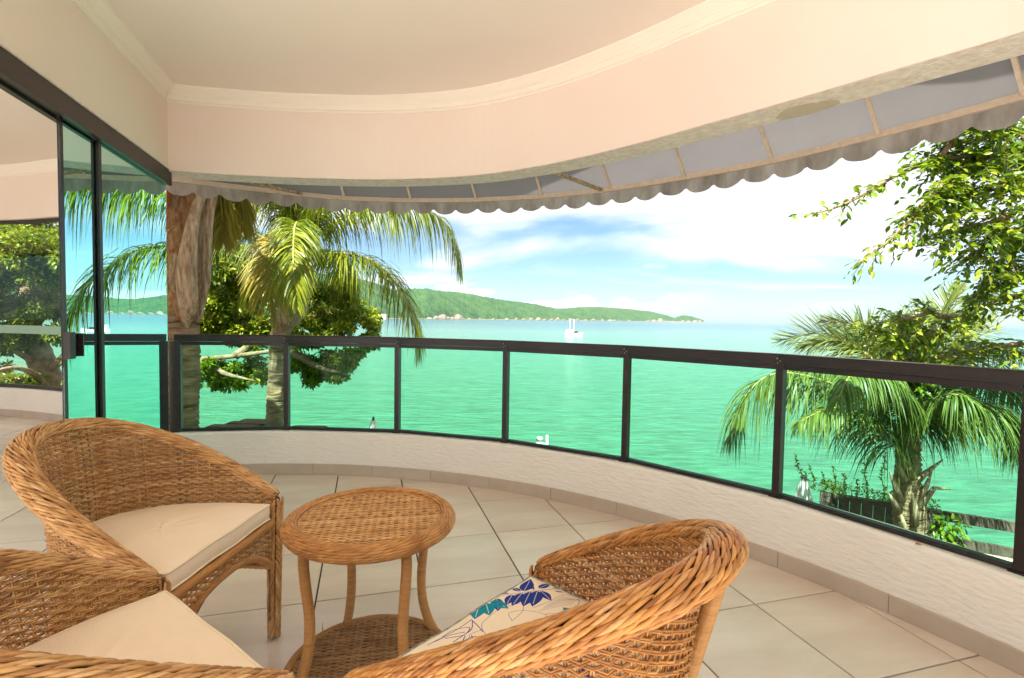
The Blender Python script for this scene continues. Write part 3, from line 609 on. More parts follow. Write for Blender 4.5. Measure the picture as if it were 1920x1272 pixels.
    for r_i, z in enumerate(np.arange(0.385, 0.225, -0.0098)):
        xx = xs[zar(xs) < z - 0.002]
        for side in (-1, 1):
            xq = xx[xx * side > -1e-6] if z < 0.345 else (xx if side == 1 else [])
            if len(xq) < 3: continue
            ii = np.round((xq + 0.285) / 0.01096).astype(int); yy = 0.002 + 0.0042 * np.cos(PI * ii / 2 + PI / 4 + PI * (r_i % 2))
            for dz in (-0.0023, 0.0023):
                v, f = tubes(np.stack([xq, yy, np.full(len(xq), z + dz)], 1)[None], 0.0023, 4); mb.add(v, f)
    for x in xs[::2]:
        z0 = float(zar(np.array([x]))[0]); v, f = tubes(np.array([[(x, 0.002, z0), (x, 0.002, 0.39)]]), 0.0022, 4, (1, 0, 0)); mb.add(v, f)
    ap = mb.build('woven_apron', first_mat, root); ap['kind'] = 'stuff'
    mb = MB(); P = np.stack([xs, np.full(53, 0.002), zar(xs) - 0.004], 1); mb.tube(P, 0.0115, 8, up=(0, 1, 0)); ar = mb.build('arch_rail', MT['wrap'], root)
    mb = MB(); helix_path(mb, P, 0.0122, 0.0052, 0.0022); mb.build('cane_wrap', MT['wrap'], ar)
    mb = MB(); 
    for z_ in (0.212,):
        u = np.linspace(0, 1, 90); P = shell(u, np.full(90, z_)); mb.tube(P, 0.009, 6)
    mb.build('bottom_band', MT['wrap'], root)
    return root

def back_leg(root, sx, slanted):
    a_, b_ = (np.array([sx * 0.155, -0.60, 0.785]), np.array([sx * 0.20, -0.40, 0.006])) if slanted else (np.array([sx * 0.20, -0.42, 0.384]), np.array([sx * 0.22, -0.45, 0.006]))
    mb = MB(); mb.tube([a_ + (b_ - a_) * t_ for t_ in np.linspace(0, 1, 8)], 0.0145, 10); lc = mb.build('leg', MT['wrap'], root); remap(lc)
    mb = MB(); helix(mb, a_, b_, 0.0155, 0.0042, 0.0024); remap(mb.build('cane_wrap', MT['wrap'], lc))
KS = 0.931
def remap(o):
    me = o.data; v = np.empty(len(me.vertices) * 3); me.vertices.foreach_get('co', v); v = v.reshape(-1, 3); v[:, :2] *= KS
    z = v[:, 2]; v[:, 2] = np.where(z > 0.2, 1.25 - (1.25 - z) * KS, z * (1.25 - 1.05 * KS) / 0.2); me.vertices.foreach_set('co', v.ravel()); me.update()
def helix(mb, a, b, rad, pitch, wr):
    n = max(8, int(np.linalg.norm(b - a) / 0.05)); helix_path(mb, np.array([a + (b - a) * t_ for t_ in np.linspace(0, 1, n)]), rad, pitch, wr)
def helix_path(mb, path, rad, pitch, wr, per=8):
    path = np.asarray(path, float); Ls = np.r_[0, np.cumsum(np.linalg.norm(np.diff(path, axis=0), axis=1))]; n = int(Ls[-1] / pitch * per)
    s_ = np.linspace(0, Ls[-1], n); C_ = np.stack([np.interp(s_, Ls, path[:, i]) for i in range(3)], 1); T = np.gradient(C_, axis=0); T /= np.linalg.norm(T, axis=1, keepdims=True)
    ref = np.array([0.31, 0.17, 0.93]) if abs(T[0, 2]) < 0.8 else np.array([0.9, 0.31, 0.1]); A = np.cross(T, ref); A /= np.linalg.norm(A, axis=1, keepdims=True); B = np.cross(T, A); a_ = s_ / pitch * 2 * PI
    P = C_ + A * (rad * np.cos(a_))[:, None] + B * (rad * np.sin(a_))[:, None]
    v, f = tubes(P[None], wr, 4, T[0]); mb.add(v, f)

def cushion(w_, d_, z0, h, m, pipe, name, label, cat, root_loc, rz, dome=0.010):
    root = empty(name, root_loc, rz); tag(root, label, cat)
    n1_, n2_ = 40, 110
    fr = [(-w_ + 2 * w_ * i / n1_, 0.0) for i in range(n1_)]; a = np.linspace(0, PI, n2_, endpoint=False); x, y = superU(a, w_, d_, 0.78)
    out = np.array(fr + list(zip(x, y))); n = len(out); c = np.array([0, -d_ * 0.46])
    V = []; ringsz = [(0.93, z0 + 0.001), (0.985, z0 + 0.004), (1.0, z0 + 0.014), (1.004, z0 + h * 0.5), (1.0, z0 + h - 0.008), (0.985, z0 + h)] + [(s_, z0 + h + dome * (1 - s_ ** 3)) for s_ in (0.96, 0.9, 0.8, 0.65, 0.5, 0.35, 0.2, 0.08, 0.01)]
    for s_, z in ringsz:
        for p in out: q = c + (p - c) * s_; V.append((q[0], q[1], z + 0.0022 * math.sin(p[0] * 23 + s_ * 9) * math.sin(p[1] * 19 + s_ * 5)))
    F = [[i * n + j, i * n + (j + 1) % n, (i + 1) * n + (j + 1) % n, (i + 1) * n + j] for i in range(len(ringsz) - 1) for j in range(n)]
    mb = MB(); mb.add(V, F); body = mb.build('cushion_cover', m, root); remap(body)
    for zz in ((z0 + h - 0.003,) if dome > 0.011 else (z0 + h - 0.003, z0 + 0.008)):
        mb = MB(); q = np.array([(*(c + (p - c) * 0.998), zz + 0.0022 * math.sin(p[0] * 23 + 9) * math.sin(p[1] * 19 + 5)) for p in out] + [(*(c + (out[0] - c) * 0.998), zz)]); v, f = tubes(q[None], 0.0042, 6); mb.add(v, f); remap(mb.build('piping', pipe, root))
    return root, body

chair = build_chair(MT['wicker'], MT['wrap'])
for c_ in chair.children_recursive: remap(c_)
def copy_tree(o, parent=None, swap=None):
    c = o.copy(); COL.objects.link(c)
    if parent: c.parent = parent
    if swap and c.type == 'MESH' and c.data.materials and c.data.materials[0].name in swap:
        c.data = SWAPD.setdefault(o.data.name, None) or mk(o, swap)
    for ch in list(o.children): copy_tree(ch, c, swap)
    return c
SWAPD = {}
def mk(o, swap):
    d = o.data.copy(); d.materials[0] = MT[swap[d.materials[0].name]]; SWAPD[o.data.name] = d; return d
CH = [((-0.995, 1.752), math.atan2(-0.07, 1.0), 'wicker armchair with a cream cushion standing against the glass door, behind the round table'),
      ((-0.725, 1.215), math.atan2(0.81, 0.585), 'wicker armchair with a cream cushion in the near corner, cut off by the picture edge'),
      ((-0.115, 1.275), math.atan2(0.638, -0.77), 'orange wicker armchair with the blue floral cushion, seen from behind its arm')]
CH = [((x * KS, y * KS), fa, lab) for (x, y), fa, lab in CH]
CHO = [copy_tree(chair, None, {'wicker': 'wicker2'} if i == 2 else None) for i in (1, 2)]
for i, ((x, y), fa, lab) in enumerate(CH):
    o = chair if i == 0 else CHO[i - 1]
    for sx in (-1, 1): back_leg(o, sx, i == 2 and sx == 1)
    o.location = (x, y, 0); o.rotation_euler = (0, 0, fa - PI / 2); o['label'] = lab; o['category'] = 'armchair'; o['group'] = 'wicker armchairs round the table'
cushion(0.280, 0.530, 0.4105, 0.068, MT['cream'], MT['ivory'], 'seat_cushion', 'cream seat cushion on the armchair by the glass door, farther of the two cream ones', 'cushion', (*CH[0][0], 0), CH[0][1] - PI / 2)
cushion(0.280, 0.530, 0.4105, 0.068, MT['cream'], MT['ivory'], 'seat_cushion', 'cream seat cushion on the near armchair, the cream one closest to the viewer', 'cushion', (*CH[1][0], 0), CH[1][1] - PI / 2)

# ---- floral print, drawn from the photograph's leaves and outlined blooms
IMG = 1024; HW = 0.31 * KS; img = np.ones((IMG, IMG, 3)) * np.array([0.80, 0.70, 0.54])
cA = CH[2][1] - PI / 2; ZT = 1.25 - (1.25 - 0.487) * KS
def loc2(px, py):
    q = atz(px, py, ZT); d = np.array([q.x - CH[2][0][0], q.y - CH[2][0][1]]); c_, s_ = math.cos(-cA), math.sin(-cA)
    return np.array([d[0] * c_ - d[1] * s_, d[0] * s_ + d[1] * c_])
def topix(p): return np.array([(p[0] + HW) / (2 * HW) * IMG, (p[1] + 2 * HW) / (2 * HW) * IMG])
YY, XX = np.mgrid[0:IMG, 0:IMG]
def leafprint(a, b, wd, col, vein=True, px=True):
    if px: a = topix(loc2(*a)); b = topix(loc2(*b))
    else: a = np.array(a, float); b = np.array(b, float)
    d = b - a; ln = np.linalg.norm(d)
    if ln < 2: return
    d /= ln; lo = np.floor(np.minimum(a, b) - ln * 0.5).astype(int).clip(0, IMG - 1); hi = np.ceil(np.maximum(a, b) + ln * 0.5).astype(int).clip(1, IMG)
    X = XX[lo[1]:hi[1], lo[0]:hi[0]] - a[0]; Y = YY[lo[1]:hi[1], lo[0]:hi[0]] - a[1]
    t_ = (X * d[0] + Y * d[1]) / ln; s_ = (-X * d[1] + Y * d[0]) / ln
    hwid = wd * np.sin(PI * np.clip(t_, 0, 1) ** 0.8); m_ = (np.abs(s_) < hwid) & (t_ > 0) & (t_ < 1)
    if vein: m_ &= ~((np.abs(s_) * ln < 1.2) & (t_ < 0.85))
    img[lo[1]:hi[1], lo[0]:hi[0]][m_] = col
def line(pts, col, wd=1.4, px=True):
    P = [topix(loc2(*p)) if px else np.array(p, float) for p in pts]; P = catmull([(p[0], p[1], 0) for p in P], 10)[:, :2]
    for a, b in zip(P[:-1], P[1:]):
        n = max(2, int(np.linalg.norm(b - a) * 1.5))
        for t_ in np.linspace(0, 1, n):
            q = a + (b - a) * t_; x0, y0 = int(q[0] - wd), int(q[1] - wd); x1, y1 = int(q[0] + wd) + 2, int(q[1] + wd) + 2
            if x0 < 0 or y0 < 0 or x1 > IMG or y1 > IMG: continue
            m_ = (XX[y0:y1, x0:x1] - q[0]) ** 2 + (YY[y0:y1, x0:x1] - q[1]) ** 2 < wd * wd; img[y0:y1, x0:x1][m_] = col
NAVY = (0.018, 0.045, 0.26); TEAL = (0.01, 0.24, 0.34); INK = (0.12, 0.12, 0.22)
for a, b, w2, c in [((982, 1106), (995, 1080), .22, NAVY), ((990, 1092), (1002, 1104), .2, NAVY), ((962, 1096), (977, 1106), .22, NAVY), ((936, 1104), (955, 1109), .2, NAVY),
                    ((961, 1112), (949, 1134), .2, NAVY), ((979, 1110), (960, 1136), .2, NAVY), ((994, 1108), (981, 1138), .2, NAVY), ((1008, 1106), (998, 1138), .2, NAVY), ((1014, 1106), (1034, 1126), .2, NAVY),
                    ((1010, 1100), (1032, 1088), .2, NAVY), ((1036, 1097), (1058, 1099), .14, NAVY), ((1040, 1105), (1058, 1106), .14, NAVY), ((932, 1118), (934, 1144), .2, NAVY),
                    ((900, 1127), (890, 1156), .26, TEAL), ((911, 1126), (918, 1151), .28, TEAL), ((920, 1122), (954, 1141), .2, TEAL)]: leafprint(a, b, w2 * 1.15, c)
cen = np.mean([topix(loc2(1096, 1150)), topix(loc2(1075, 1165))], axis=0)
for k in range(9):
    a_ = k * 2 * PI / 9; leafprint(cen, cen + 95 * np.array([math.cos(a_), math.sin(a_)]), 0.34, TEAL, False, False)
for k in range(24):
    a_ = k * 2 * PI / 24; line([cen + 20 * np.array([math.cos(a_), math.sin(a_)]), cen + 78 * np.array([math.cos(a_), math.sin(a_)]) + 2], (0.25, 0.5, 0.5), 0.9, False)
line([(890, 1130), (940, 1113), (1000, 1107), (1040, 1100)], NAVY, 1.5)
for P_ in ([(904, 1180), (905, 1165), (925, 1148), (940, 1140), (975, 1132), (981, 1144), (972, 1156), (960, 1166)], [(960, 1166), (955, 1150), (985, 1146), (1020, 1152), (1030, 1166), (1015, 1180), (985, 1186)], [(904, 1180), (915, 1192), (945, 1190), (962, 1188)], [(985, 1186), (1000, 1176), (1030, 1166)],
           [(955, 1188), (945, 1200), (900, 1206), (880, 1192), (904, 1180)], [(1000, 1140), (1030, 1128), (1060, 1112), (1085, 1120), (1078, 1140), (1050, 1150), (1020, 1152)]): line(P_, INK, 1.2)
for k in range(9): line([(1012 + k * 7, 1146 - k * 1.5), (1034 + k * 6, 1130 - k * 1.2), (1058 + k * 4, 1116 + k)], INK, 0.9)
for k in range(16):
    a_ = k * 2 * PI / 16; q = topix(loc2(964, 1187)); line([q, q + (16 + 12 * (k % 2)) * np.array([math.cos(a_), math.sin(a_)])], NAVY, 1.6, False)
for P_ in ([(802, 1206), (850, 1180), (884, 1156)], [(830, 1190), (850, 1176), (880, 1174), (870, 1190), (835, 1195)], [(850, 1203), (870, 1190), (884, 1178), (886, 1160)], [(884, 1156), (895, 1170), (905, 1185)], [(860, 1206), (890, 1194), (905, 1206)], [(815, 1200), (845, 1188), (872, 1184)], [(872, 1192), (866, 1206)], [(884, 1192), (892, 1208)]): line(P_, NAVY, 2.0)
# the print carries on over the part hidden by the arm
for q0, c in (((180, 330), NAVY), ((700, 260), TEAL), ((420, 180), NAVY), ((860, 560), NAVY), ((250, 620), TEAL), ((560, 420), NAVY)):
    for k in range(5):
        a_ = 0.5 + k * 0.55 + q0[0]; b_ = np.array(q0) + 70 * np.array([math.cos(a_), math.sin(a_)])
        if np.abs(img[int(b_[1]), int(b_[0])] - np.array([0.80, 0.70, 0.54])).sum() < 0.01 and q0[1] < 700: leafprint(np.array(q0) + 14 * np.array([math.cos(a_), math.sin(a_)]), b_, 0.17, c, True, False)
im = bpy.data.images.new('floral_print', IMG, IMG, float_buffer=True); im.colorspace_settings.name = 'Linear Rec.709'
im.pixels.foreach_set(np.concatenate([img, np.ones((IMG, IMG, 1))], 2).astype('f').ravel()); im.update(); im.pack()
fm = bpy.data.materials.new('floral_cloth'); fm.use_nodes = True; nt = fm.node_tree; b = nt.nodes['Principled BSDF']; b.inputs['Roughness'].default_value = 0.8; b.inputs['Specular IOR Level'].default_value = 0.1
tcn = N(nt, 'ShaderNodeTexCoord'); mpn = N(nt, 'ShaderNodeMapping'); mpn.inputs['Location'].default_value = (0.5, 1.0, 0); mpn.inputs['Scale'].default_value = (1 / (2 * HW), 1 / (2 * HW), 1)
ti = N(nt, 'ShaderNodeTexImage'); ti.image = im; ti.extension = 'EXTEND'; L(nt, tcn.outputs['Object'], mpn.inputs[0]); L(nt, mpn.outputs[0], ti.inputs[0]); L(nt, ti.outputs[0], b.inputs['Base Color'])
cushion(0.286, 0.530, 0.4105, 0.066, fm, MT['bluepipe'], 'seat_cushion', 'seat cushion printed with navy and teal leaves and outlined flowers', 'cushion', (*CH[2][0], 0), cA, dome=0.014)

# ------------------------------------------------------------------ round table
TB = empty('round_wicker_table', (-0.466, 1.69, 0)); tag(TB, 'round wicker side table with a lower shelf between the armchairs', 'table')
def disc(rad, z, m, name, sp=0.0088, amp=0.0024, dirn=0.5, rr=0.0022):
    mb = MB(); c_, s_ = math.cos(dirn), math.sin(dirn); rows = np.arange(-rad + sp, rad, sp)
    for i, y in enumerate(rows):
        hx = math.sqrt(rad * rad - y * y); x = np.arange(-math.floor(hx / 0.0115), math.floor(hx / 0.0115) + 1) * 0.0115
        if len(x) < 3: continue
        k_ = np.round(x / 0.0115); zz = z + amp * np.cos(PI * k_ / 2 + PI / 4 + PI * (i % 2))
        for dy in (-0.0024, 0.0024):
            yy = y + dy + 0.0006 * rng.normal(0, 1, len(x)); P = np.stack([x * c_ - yy * s_, x * s_ + yy * c_, zz], 1); v, f = tubes(P[None], rr, 4); mb.add(v, f)
    for x in np.arange(-math.floor(rad / 0.023), math.floor(rad / 0.023) + 1) * 0.023:
        hy = math.sqrt(max(0, rad * rad - x * x)); y = np.linspace(-hy, hy, 6); P = np.stack([x * c_ - y * s_, x * s_ + y * c_, np.full(6, z)], 1); v, f = tubes(P[None], 0.0022, 4); mb.add(v, f)
    o = mb.build(name, m, TB); o['kind'] = 'stuff'; return o
def ring(Rc, zc, rx, rz, betas, m, name, pitch=0.0105, sl=0.042, rad=0.0034, sg=0.55):
    L0 = 2 * PI * Rc; ce = lambda S_: np.stack([Rc * np.cos(S_ / Rc), Rc * np.sin(S_ / Rc), np.full(S_.shape, zc)], -1)
    def fr(S_): h = np.stack([np.cos(S_ / Rc), np.sin(S_ / Rc), np.zeros(S_.shape)], -1); return h, np.broadcast_to([0, 0, 1.0], h.shape)
    mb = MB(); n = int(L0 / pitch); tt = np.linspace(0, 1, 6)
    for bi_, be in enumerate(betas):
        s0 = (np.arange(n) + (0.5 if bi_ % 2 else 0)) * (L0 / n); S_ = s0[:, None] + (tt - 0.5) * sl; B_ = be + sg * (tt - 0.5)[None] + np.zeros((n, 1)); h, v_ = fr(S_)
        lift = rad * 1.3 * (0.6 * np.sin(PI * tt) - 0.3); P = ce(S_) + h * ((rx + lift) * np.cos(B_))[..., None] + v_ * ((rz + lift) * np.sin(B_))[..., None]
        v, f = tubes(P, rad * (0.35 + 0.7 * np.sin(PI * (tt * 0.9 + 0.05)) ** 0.8), 5); mb.add(v, f)
    o = mb.build(name, m, TB); o['kind'] = 'stuff'
    mb = MB(); a = np.linspace(0, 2 * PI, 13)[:-1]; prof = [(Rc + (rx - 0.002) * math.cos(q), zc + (rz - 0.002) * math.sin(q)) for q in np.r_[a, a[0]]]; mb.lathe(prof, 60); mb.build(name.replace('braid', 'core') if 'braid' in name else name + '_core', MT['darkcore'], TB)
disc(0.236, 0.572, MT['wickerT'], 'woven_top', dirn=0.18)
mb = MB(); mb.lathe([(0.001, 0.566), (0.240, 0.566), (0.240, 0.560), (0.001, 0.560)], 48); mb.build('top_board', MT['darkcore'], TB, smooth=False)
ring(0.252, 0.560, 0.028, 0.024, [-1.9, -1.5, -1.15, -0.82, -0.5, -0.18, 0.14, 0.46, 0.78, 1.1, 1.42, 1.75, 2.1, 2.5], MT['wickerR'], 'rim_braid', pitch=0.0105, sl=0.036, rad=0.0024, sg=0.30)
disc(0.262, 0.062, MT['wickerS'], 'woven_shelf', dirn=0.18)
mb = MB(); mb.lathe([(0.001, 0.056), (0.262, 0.056), (0.262, 0.050), (0.001, 0.050)], 48); mb.build('shelf_board', MT['darkcore'], TB, smooth=False)
ang48 = np.linspace(0, 2 * PI, 73); circ = np.stack([0.272 * np.cos(ang48), 0.272 * np.sin(ang48), np.full(73, 0.055)], 1)
mb = MB(); mb.tube(circ, 0.012, 8, caps=False); so2 = mb.build('shelf_ring', MT['wrap'], TB); mb = MB(); helix_path(mb, circ, 0.0128, 0.0050, 0.0023); mb.build('cane_wrap', MT['wrap'], so2)
for q in (47.6, 125, 225, 312):
    c_, s_ = math.cos(R(q)), math.sin(R(q)); P = catmull([(c_ * r_, s_ * r_, z) for r_, z in ((0.222, 0.548), (0.232, 0.50), (0.226, 0.42), (0.212, 0.30), (0.218, 0.20), (0.245, 0.11), (0.272, 0.055), (0.280, 0.008))], 4)
    mb = MB(); mb.tube(P, 0.0138, 10, up=(c_, s_, 0)); lg = mb.build('leg', MT['wrap'], TB); mb = MB(); helix_path(mb, P, 0.0148, 0.0048, 0.0026); mb.build('cane_wrap', MT['wrap'], lg)
mb = MB(); q = R(143); mb.tube([(0.285 * math.cos(q), 0.285 * math.sin(q), 0.055), (0.291 * math.cos(q), 0.291 * math.sin(q), 0.075), (0.289 * math.cos(q), 0.289 * math.sin(q), 0.092)], [0.0018, 0.0016, 0.001], 5); mb.build('loose_cane_end', MT['wrap'], TB)


# ------------------------------------------------------------------ sea, garden, hills
ZS = -6.0
mb = MB(); mb.add([(-30000, 3, ZS), (30000, 3, ZS), (30000, 45000, ZS), (-30000, 45000, ZS), (-30000, -20, ZS), (30000, -20, ZS)], [[0, 1, 2, 3], [4, 5, 1, 0]])
o = mb.build('sea', MT['sea'], smooth=False); tag(o, kind='structure')
gp = [(16, -40), (16, 2), (9, 4.6), (6.2, 6.4), (4.2, 7.0), (1.5, 7.3), (-1.5, 8.6), (-4.5, 10.0), (-9, 13.2), (-16, 16), (-26, 16), (-26, -40)]
o = mesh_ngon('ground', gp, -6.6, -2.9, MT['ground']); tag(o, kind='structure')

rid = [(-500, 470), (-200, 455), (100, 462), (300, 480), (450, 497), (560, 508), (640, 520), (700, 531), (740, 545), (800, 543), (850, 549), (900, 557), (950, 565), (1000, 570), (1040, 579), (1060, 580), (1090, 577), (1130, 577), (1180, 581), (1220, 585), (1250, 592), (1264, 597), (1280, 592), (1296, 594), (1312, 599), (1320, 602)]
bas = [(-500, 1000), (300, 1100), (600, 1300), (820, 1800), (1060, 2500), (1264, 3300), (1320, 3600)]
pxs = np.arange(-500, 1320.5, 2.5); nv = 22; V = []
for px in pxs:
    D = np.interp(px, *zip(*bas)); ry = np.interp(px, *zip(*rid)); Wd = D * 0.22
    d = ray(px, 600); top = at(px, ry, D + Wd); zr_ = top.z
    for j in range(nv):
        v = j / (nv - 6); Y = D + Wd * v; f = math.sin(min(v, 1.0) * PI / 2) ** 0.8 if v <= 1 else math.cos((v - 1) * 2.2); X = d.x / d.y * Y
        nz = noise.noise(Vector((X * 0.004, Y * 0.004, 1.3))) * 0.16 + noise.noise(Vector((X * 0.02, Y * 0.02, 5))) * 0.05
        V.append((X, Y, ZS - 0.5 + (zr_ - ZS) * f * (1 + nz * (1 - 0.8 * min(1, v * v))) + (abs(noise.noise(Vector((X * 0.11, Y * 0.11, 2)))) * 9 if j else 0)))
n = len(pxs); F = [[i * nv + j, (i + 1) * nv + j, (i + 1) * nv + j + 1, i * nv + j + 1] for i in range(n - 1) for j in range(nv - 1)]
mb = MB(); mb.add(V, F); hill = mb.build('hill', MT['hill']); tag(hill, kind='structure')
def rock_mesh(seed, name='rock', m=None, parent=None, dims=(1, 1, 1), sub=2):
    import bmesh
    bm = bmesh.new(); bmesh.ops.create_icosphere(bm, subdivisions=sub, radius=1)
    for v in bm.verts:
        q = noise.noise(v.co * 1.3 + Vector((seed * 3.7, seed, 0))) * 0.45 + noise.noise(v.co * 3.5 + Vector((seed, 0, seed))) * 0.2; v.co *= 1 + q; v.co = Vector((v.co.x * dims[0], v.co.y * dims[1], v.co.z * dims[2]))
    me = bpy.data.meshes.new(name); bm.to_mesh(me); bm.free(); me.materials.append(m or MT['rock']); o = bpy.data.objects.new(name, me); COL.objects.link(o)
    if parent: o.parent = parent
    return o
RM = [rock_mesh(k, 'rock', MT['rock'], hill) for k in range(4)]
rp = [(806, 8), (818, 10), (829, 13), (838, 11), (848, 8), (859, 12), (866, 8), (880, 5), (900, 4), (925, 5), (950, 6), (968, 6), (982, 7), (996, 7), (1010, 8), (1022, 7), (1034, 6), (1046, 7), (1057, 6), (1070, 7), (1083, 6), (1098, 6), (1112, 7), (1130, 5), (1144, 7), (1152, 5), (1180, 4), (1216, 6), (1227, 7), (1238, 8), (1247, 5), (1262, 4), (1280, 5), (1292, 6), (1303, 7), (1312, 6), (1320, 4)]
for i, (px, s_) in enumerate(rp):
    D = np.interp(px, *zip(*bas)); d = ray(px, 600); c = RM[i] if i < 4 else RM[i % 4].copy()
    if i >= 4: COL.objects.link(c)
    r_ = s_ * 0.75 * D / 950; c.location = (d.x / d.y * (D - r_ * 0.4), D - r_ * 0.4, ZS + r_ * 0.12); c.scale = (r_ * 0.95, r_ * 0.8, r_ * (0.42 + 0.2 * (i % 3))); c.rotation_euler = (0, 0, i * 1.3)
mb = MB(); V = []
for px in np.arange(560, 1320, 6):
    D = np.interp(px, *zip(*bas)); d = ray(px, 600)
    for q, z in ((-14, 0.1), (10, 2.2 + 1.5 * noise.noise(Vector((px * 0.09, 0, 0)))), (40, 4.5)): V.append((d.x / d.y * (D + q), D + q, ZS + z))
n = len(V) // 3; mb.add(V, [[i * 3 + j, i * 3 + 3 + j, i * 3 + 4 + j, i * 3 + 1 + j] for i in range(n - 1) for j in range(2)]); o = mb.build('beach', MT['rock']); tag(o, kind='structure')
for i, (px, w_, h_, lab) in enumerate([(697, 14, 9, 'white beach house with a flat roof at the foot of the far hill'), (716, 18, 6, 'long low pale building on the far beach, right of the white house')]):
    D = 1350; c = at(px, 592, D); r_ = empty('beach_house', (c.x, D, ZS)); tag(r_, lab, 'house')
    mb = MB(); W_ = w_ * D / 950; H_ = h_ * D / 950; mb.box((0, 0, H_ / 2 + 1.5), (W_, 12, H_ + 3)); mb.build('wall', MT['farwhite'], r_, smooth=False)
    mb = MB(); mb.box((0, 0, H_ + 3.6), (W_ + 1.5, 13.5, 1.0)); mb.build('roof', MT['outwall'], r_, smooth=False)
    for k in range(3): mb = MB(); mb.box((W_ * (-0.28 + 0.28 * k), -6.05, H_ * 0.65), (W_ * 0.13, 0.3, H_ * 0.3)); mb.build('window', MT['dark'], r_, smooth=False)

# two-masted boat
bp = atz(1076, 629.5, ZS); bt = empty('sailing_boat', (bp.x, bp.y, ZS), R(-14)); tag(bt, 'white two masted boat at anchor in the green bay', 'boat')
V = []; st_ = [(-3.9, 0.75, 1.25), (-3.2, 1.0, 1.15), (-1.5, 1.25, 1.0), (0.5, 1.2, 1.0), (2.2, 0.75, 1.2), (3.9, 0.04, 1.65)]
for x, hw, zt in st_: V += [(x, -hw, zt), (x, -hw * 0.8, 0.1), (x, 0, -0.4), (x, hw * 0.8, 0.1), (x, hw, zt)]
mb = MB(); mb.add(V, [[i * 5 + j, i * 5 + j + 1, i * 5 + 6 + j, i * 5 + 5 + j] for i in range(5) for j in range(4)] + [[i * 5, i * 5 + 5, i * 5 + 9, i * 5 + 4] for i in range(5)] + [[0, 1, 3, 4]]); mb.build('hull', MT['white'], bt, smooth=False)
mb = MB(); mb.box((-1.4, 0, 1.45), (3.4, 1.5, 0.9)); mb.build('cabin', MT['cream'], bt, smooth=False); mb = MB(); mb.box((0.9, 0, 1.55), (1.7, 1.7, 0.8)); mb.build('awning_cover', MT['dark'], bt, smooth=False); mb = MB(); mb.box((-1.6, 0, 2.0), (3.9, 1.9, 0.12)); mb.build('cabin_roof', MT['white'], bt, smooth=False)
for x in (-1.9, -0.1): mb = MB(); mb.tube([(x, 0, 1.0), (x, 0, 7.3)], [0.13, 0.09], 8); mb.build('mast', MT['white'], bt)
for x in (-1.9, -0.1): mb = MB(); mb.tube([(x, 0, 2.5), (x - 1.6, 0, 2.6)], [0.12, 0.08], 6); mb.build('boom', MT['canvas'], bt)

# ------------------------------------------------------------------ palms
def frond_mesh(path, Lm, droop, n=108, wid=0.019, fwd=0.55, lift=0.25, seg=4, s0=0.10, tipk=0.45, spread=0.0):
    P = np.asarray(path); Ls = np.r_[0, np.cumsum(np.linalg.norm(np.diff(P, axis=0), axis=1))]; mb = MB()
    s_ = np.linspace(s0, 0.995, n); C_ = np.stack([np.interp(s_ * Ls[-1], Ls, P[:, i]) for i in range(3)], 1); T = np.gradient(P, axis=0); T /= np.linalg.norm(T, axis=1, keepdims=True)
    Ti = np.stack([np.interp(s_ * Ls[-1], Ls, T[:, i]) for i in range(3)], 1); Ti /= np.linalg.norm(Ti, axis=1, keepdims=True)
    S_ = np.cross(Ti, [0, 0, 1.0]); S_ /= np.linalg.norm(S_, axis=1, keepdims=True) + 1e-9; Un = np.cross(S_, Ti)
    for sg in (-1, 1):
        for lay in (0, 1):
            ln = Lm * (0.45 + 0.62 * np.sin(PI * np.clip(s_ * 0.86 + 0.08, 0, 1)) ** 0.7) * (1 - (1 - tipk) * s_ ** 5) * rng.uniform(0.82, 1.12, n)
            el_ = lift * (1 if lay == 0 else -0.6) + rng.normal(0, 0.30, n)
            D = S_ * sg * np.cos(el_)[:, None] + Un * np.sin(el_)[:, None] + Ti * (fwd + 0.9 * s_ ** 3 + rng.normal(0, 0.12, n))[:, None]; D /= np.linalg.norm(D, axis=1, keepdims=True)
            t_ = np.linspace(0, 1, seg + 1)[None, :, None]; dr = droop * rng.uniform(0.7, 1.3, n)[:, None, None]
            Q = C_[:, None] + rng.normal(0, 0.006, (n, 1, 3)) + D[:, None] * (ln[:, None, None] * (t_ - 0.28 * np.minimum(dr, 1.6) * t_ * t_)) + np.array([0, 0, -1.0]) * (ln[:, None, None] * dr * t_ ** 2 * 0.85)
            wv = np.cross(np.gradient(Q, axis=1), Un[:, None]); wv = wv + 0.4 * rng.normal(0, 1, (n, 1, 3)) * np.linalg.norm(wv, axis=2, keepdims=True); wv /= np.linalg.norm(wv, axis=2, keepdims=True) + 1e-9
            ww = wid * np.array([0.55, 1.0, 0.9, 0.6, 0.08])[None, :, None] / 2
            A = Q - wv * ww; B = Q + wv * ww; k = seg + 1; Vv = np.stack([A, B], 2).reshape(n, k * 2, 3); idx = (np.arange(n) * k * 2)[:, None, None] + np.array([[2 * j, 2 * j + 1, 2 * j + 3, 2 * j + 2] for j in range(seg)])[None]
            mb.add(Vv.reshape(-1, 3), idx.reshape(-1, 4))
    return mb, P
def frond(root, pts, Lm, droop, m='frond', rr=0.022, n=108, pre=None, **k):
    P = catmull(pts, 8); mb, P = frond_mesh(P, Lm, droop, n, **k); f = child(mb.build('frond', MT[m]), root)
    ra = MB(); ra.tube(P, np.linspace(rr, 0.004, len(P)), 6); st = ra.build('stalk', MT['rachis'], f); return f
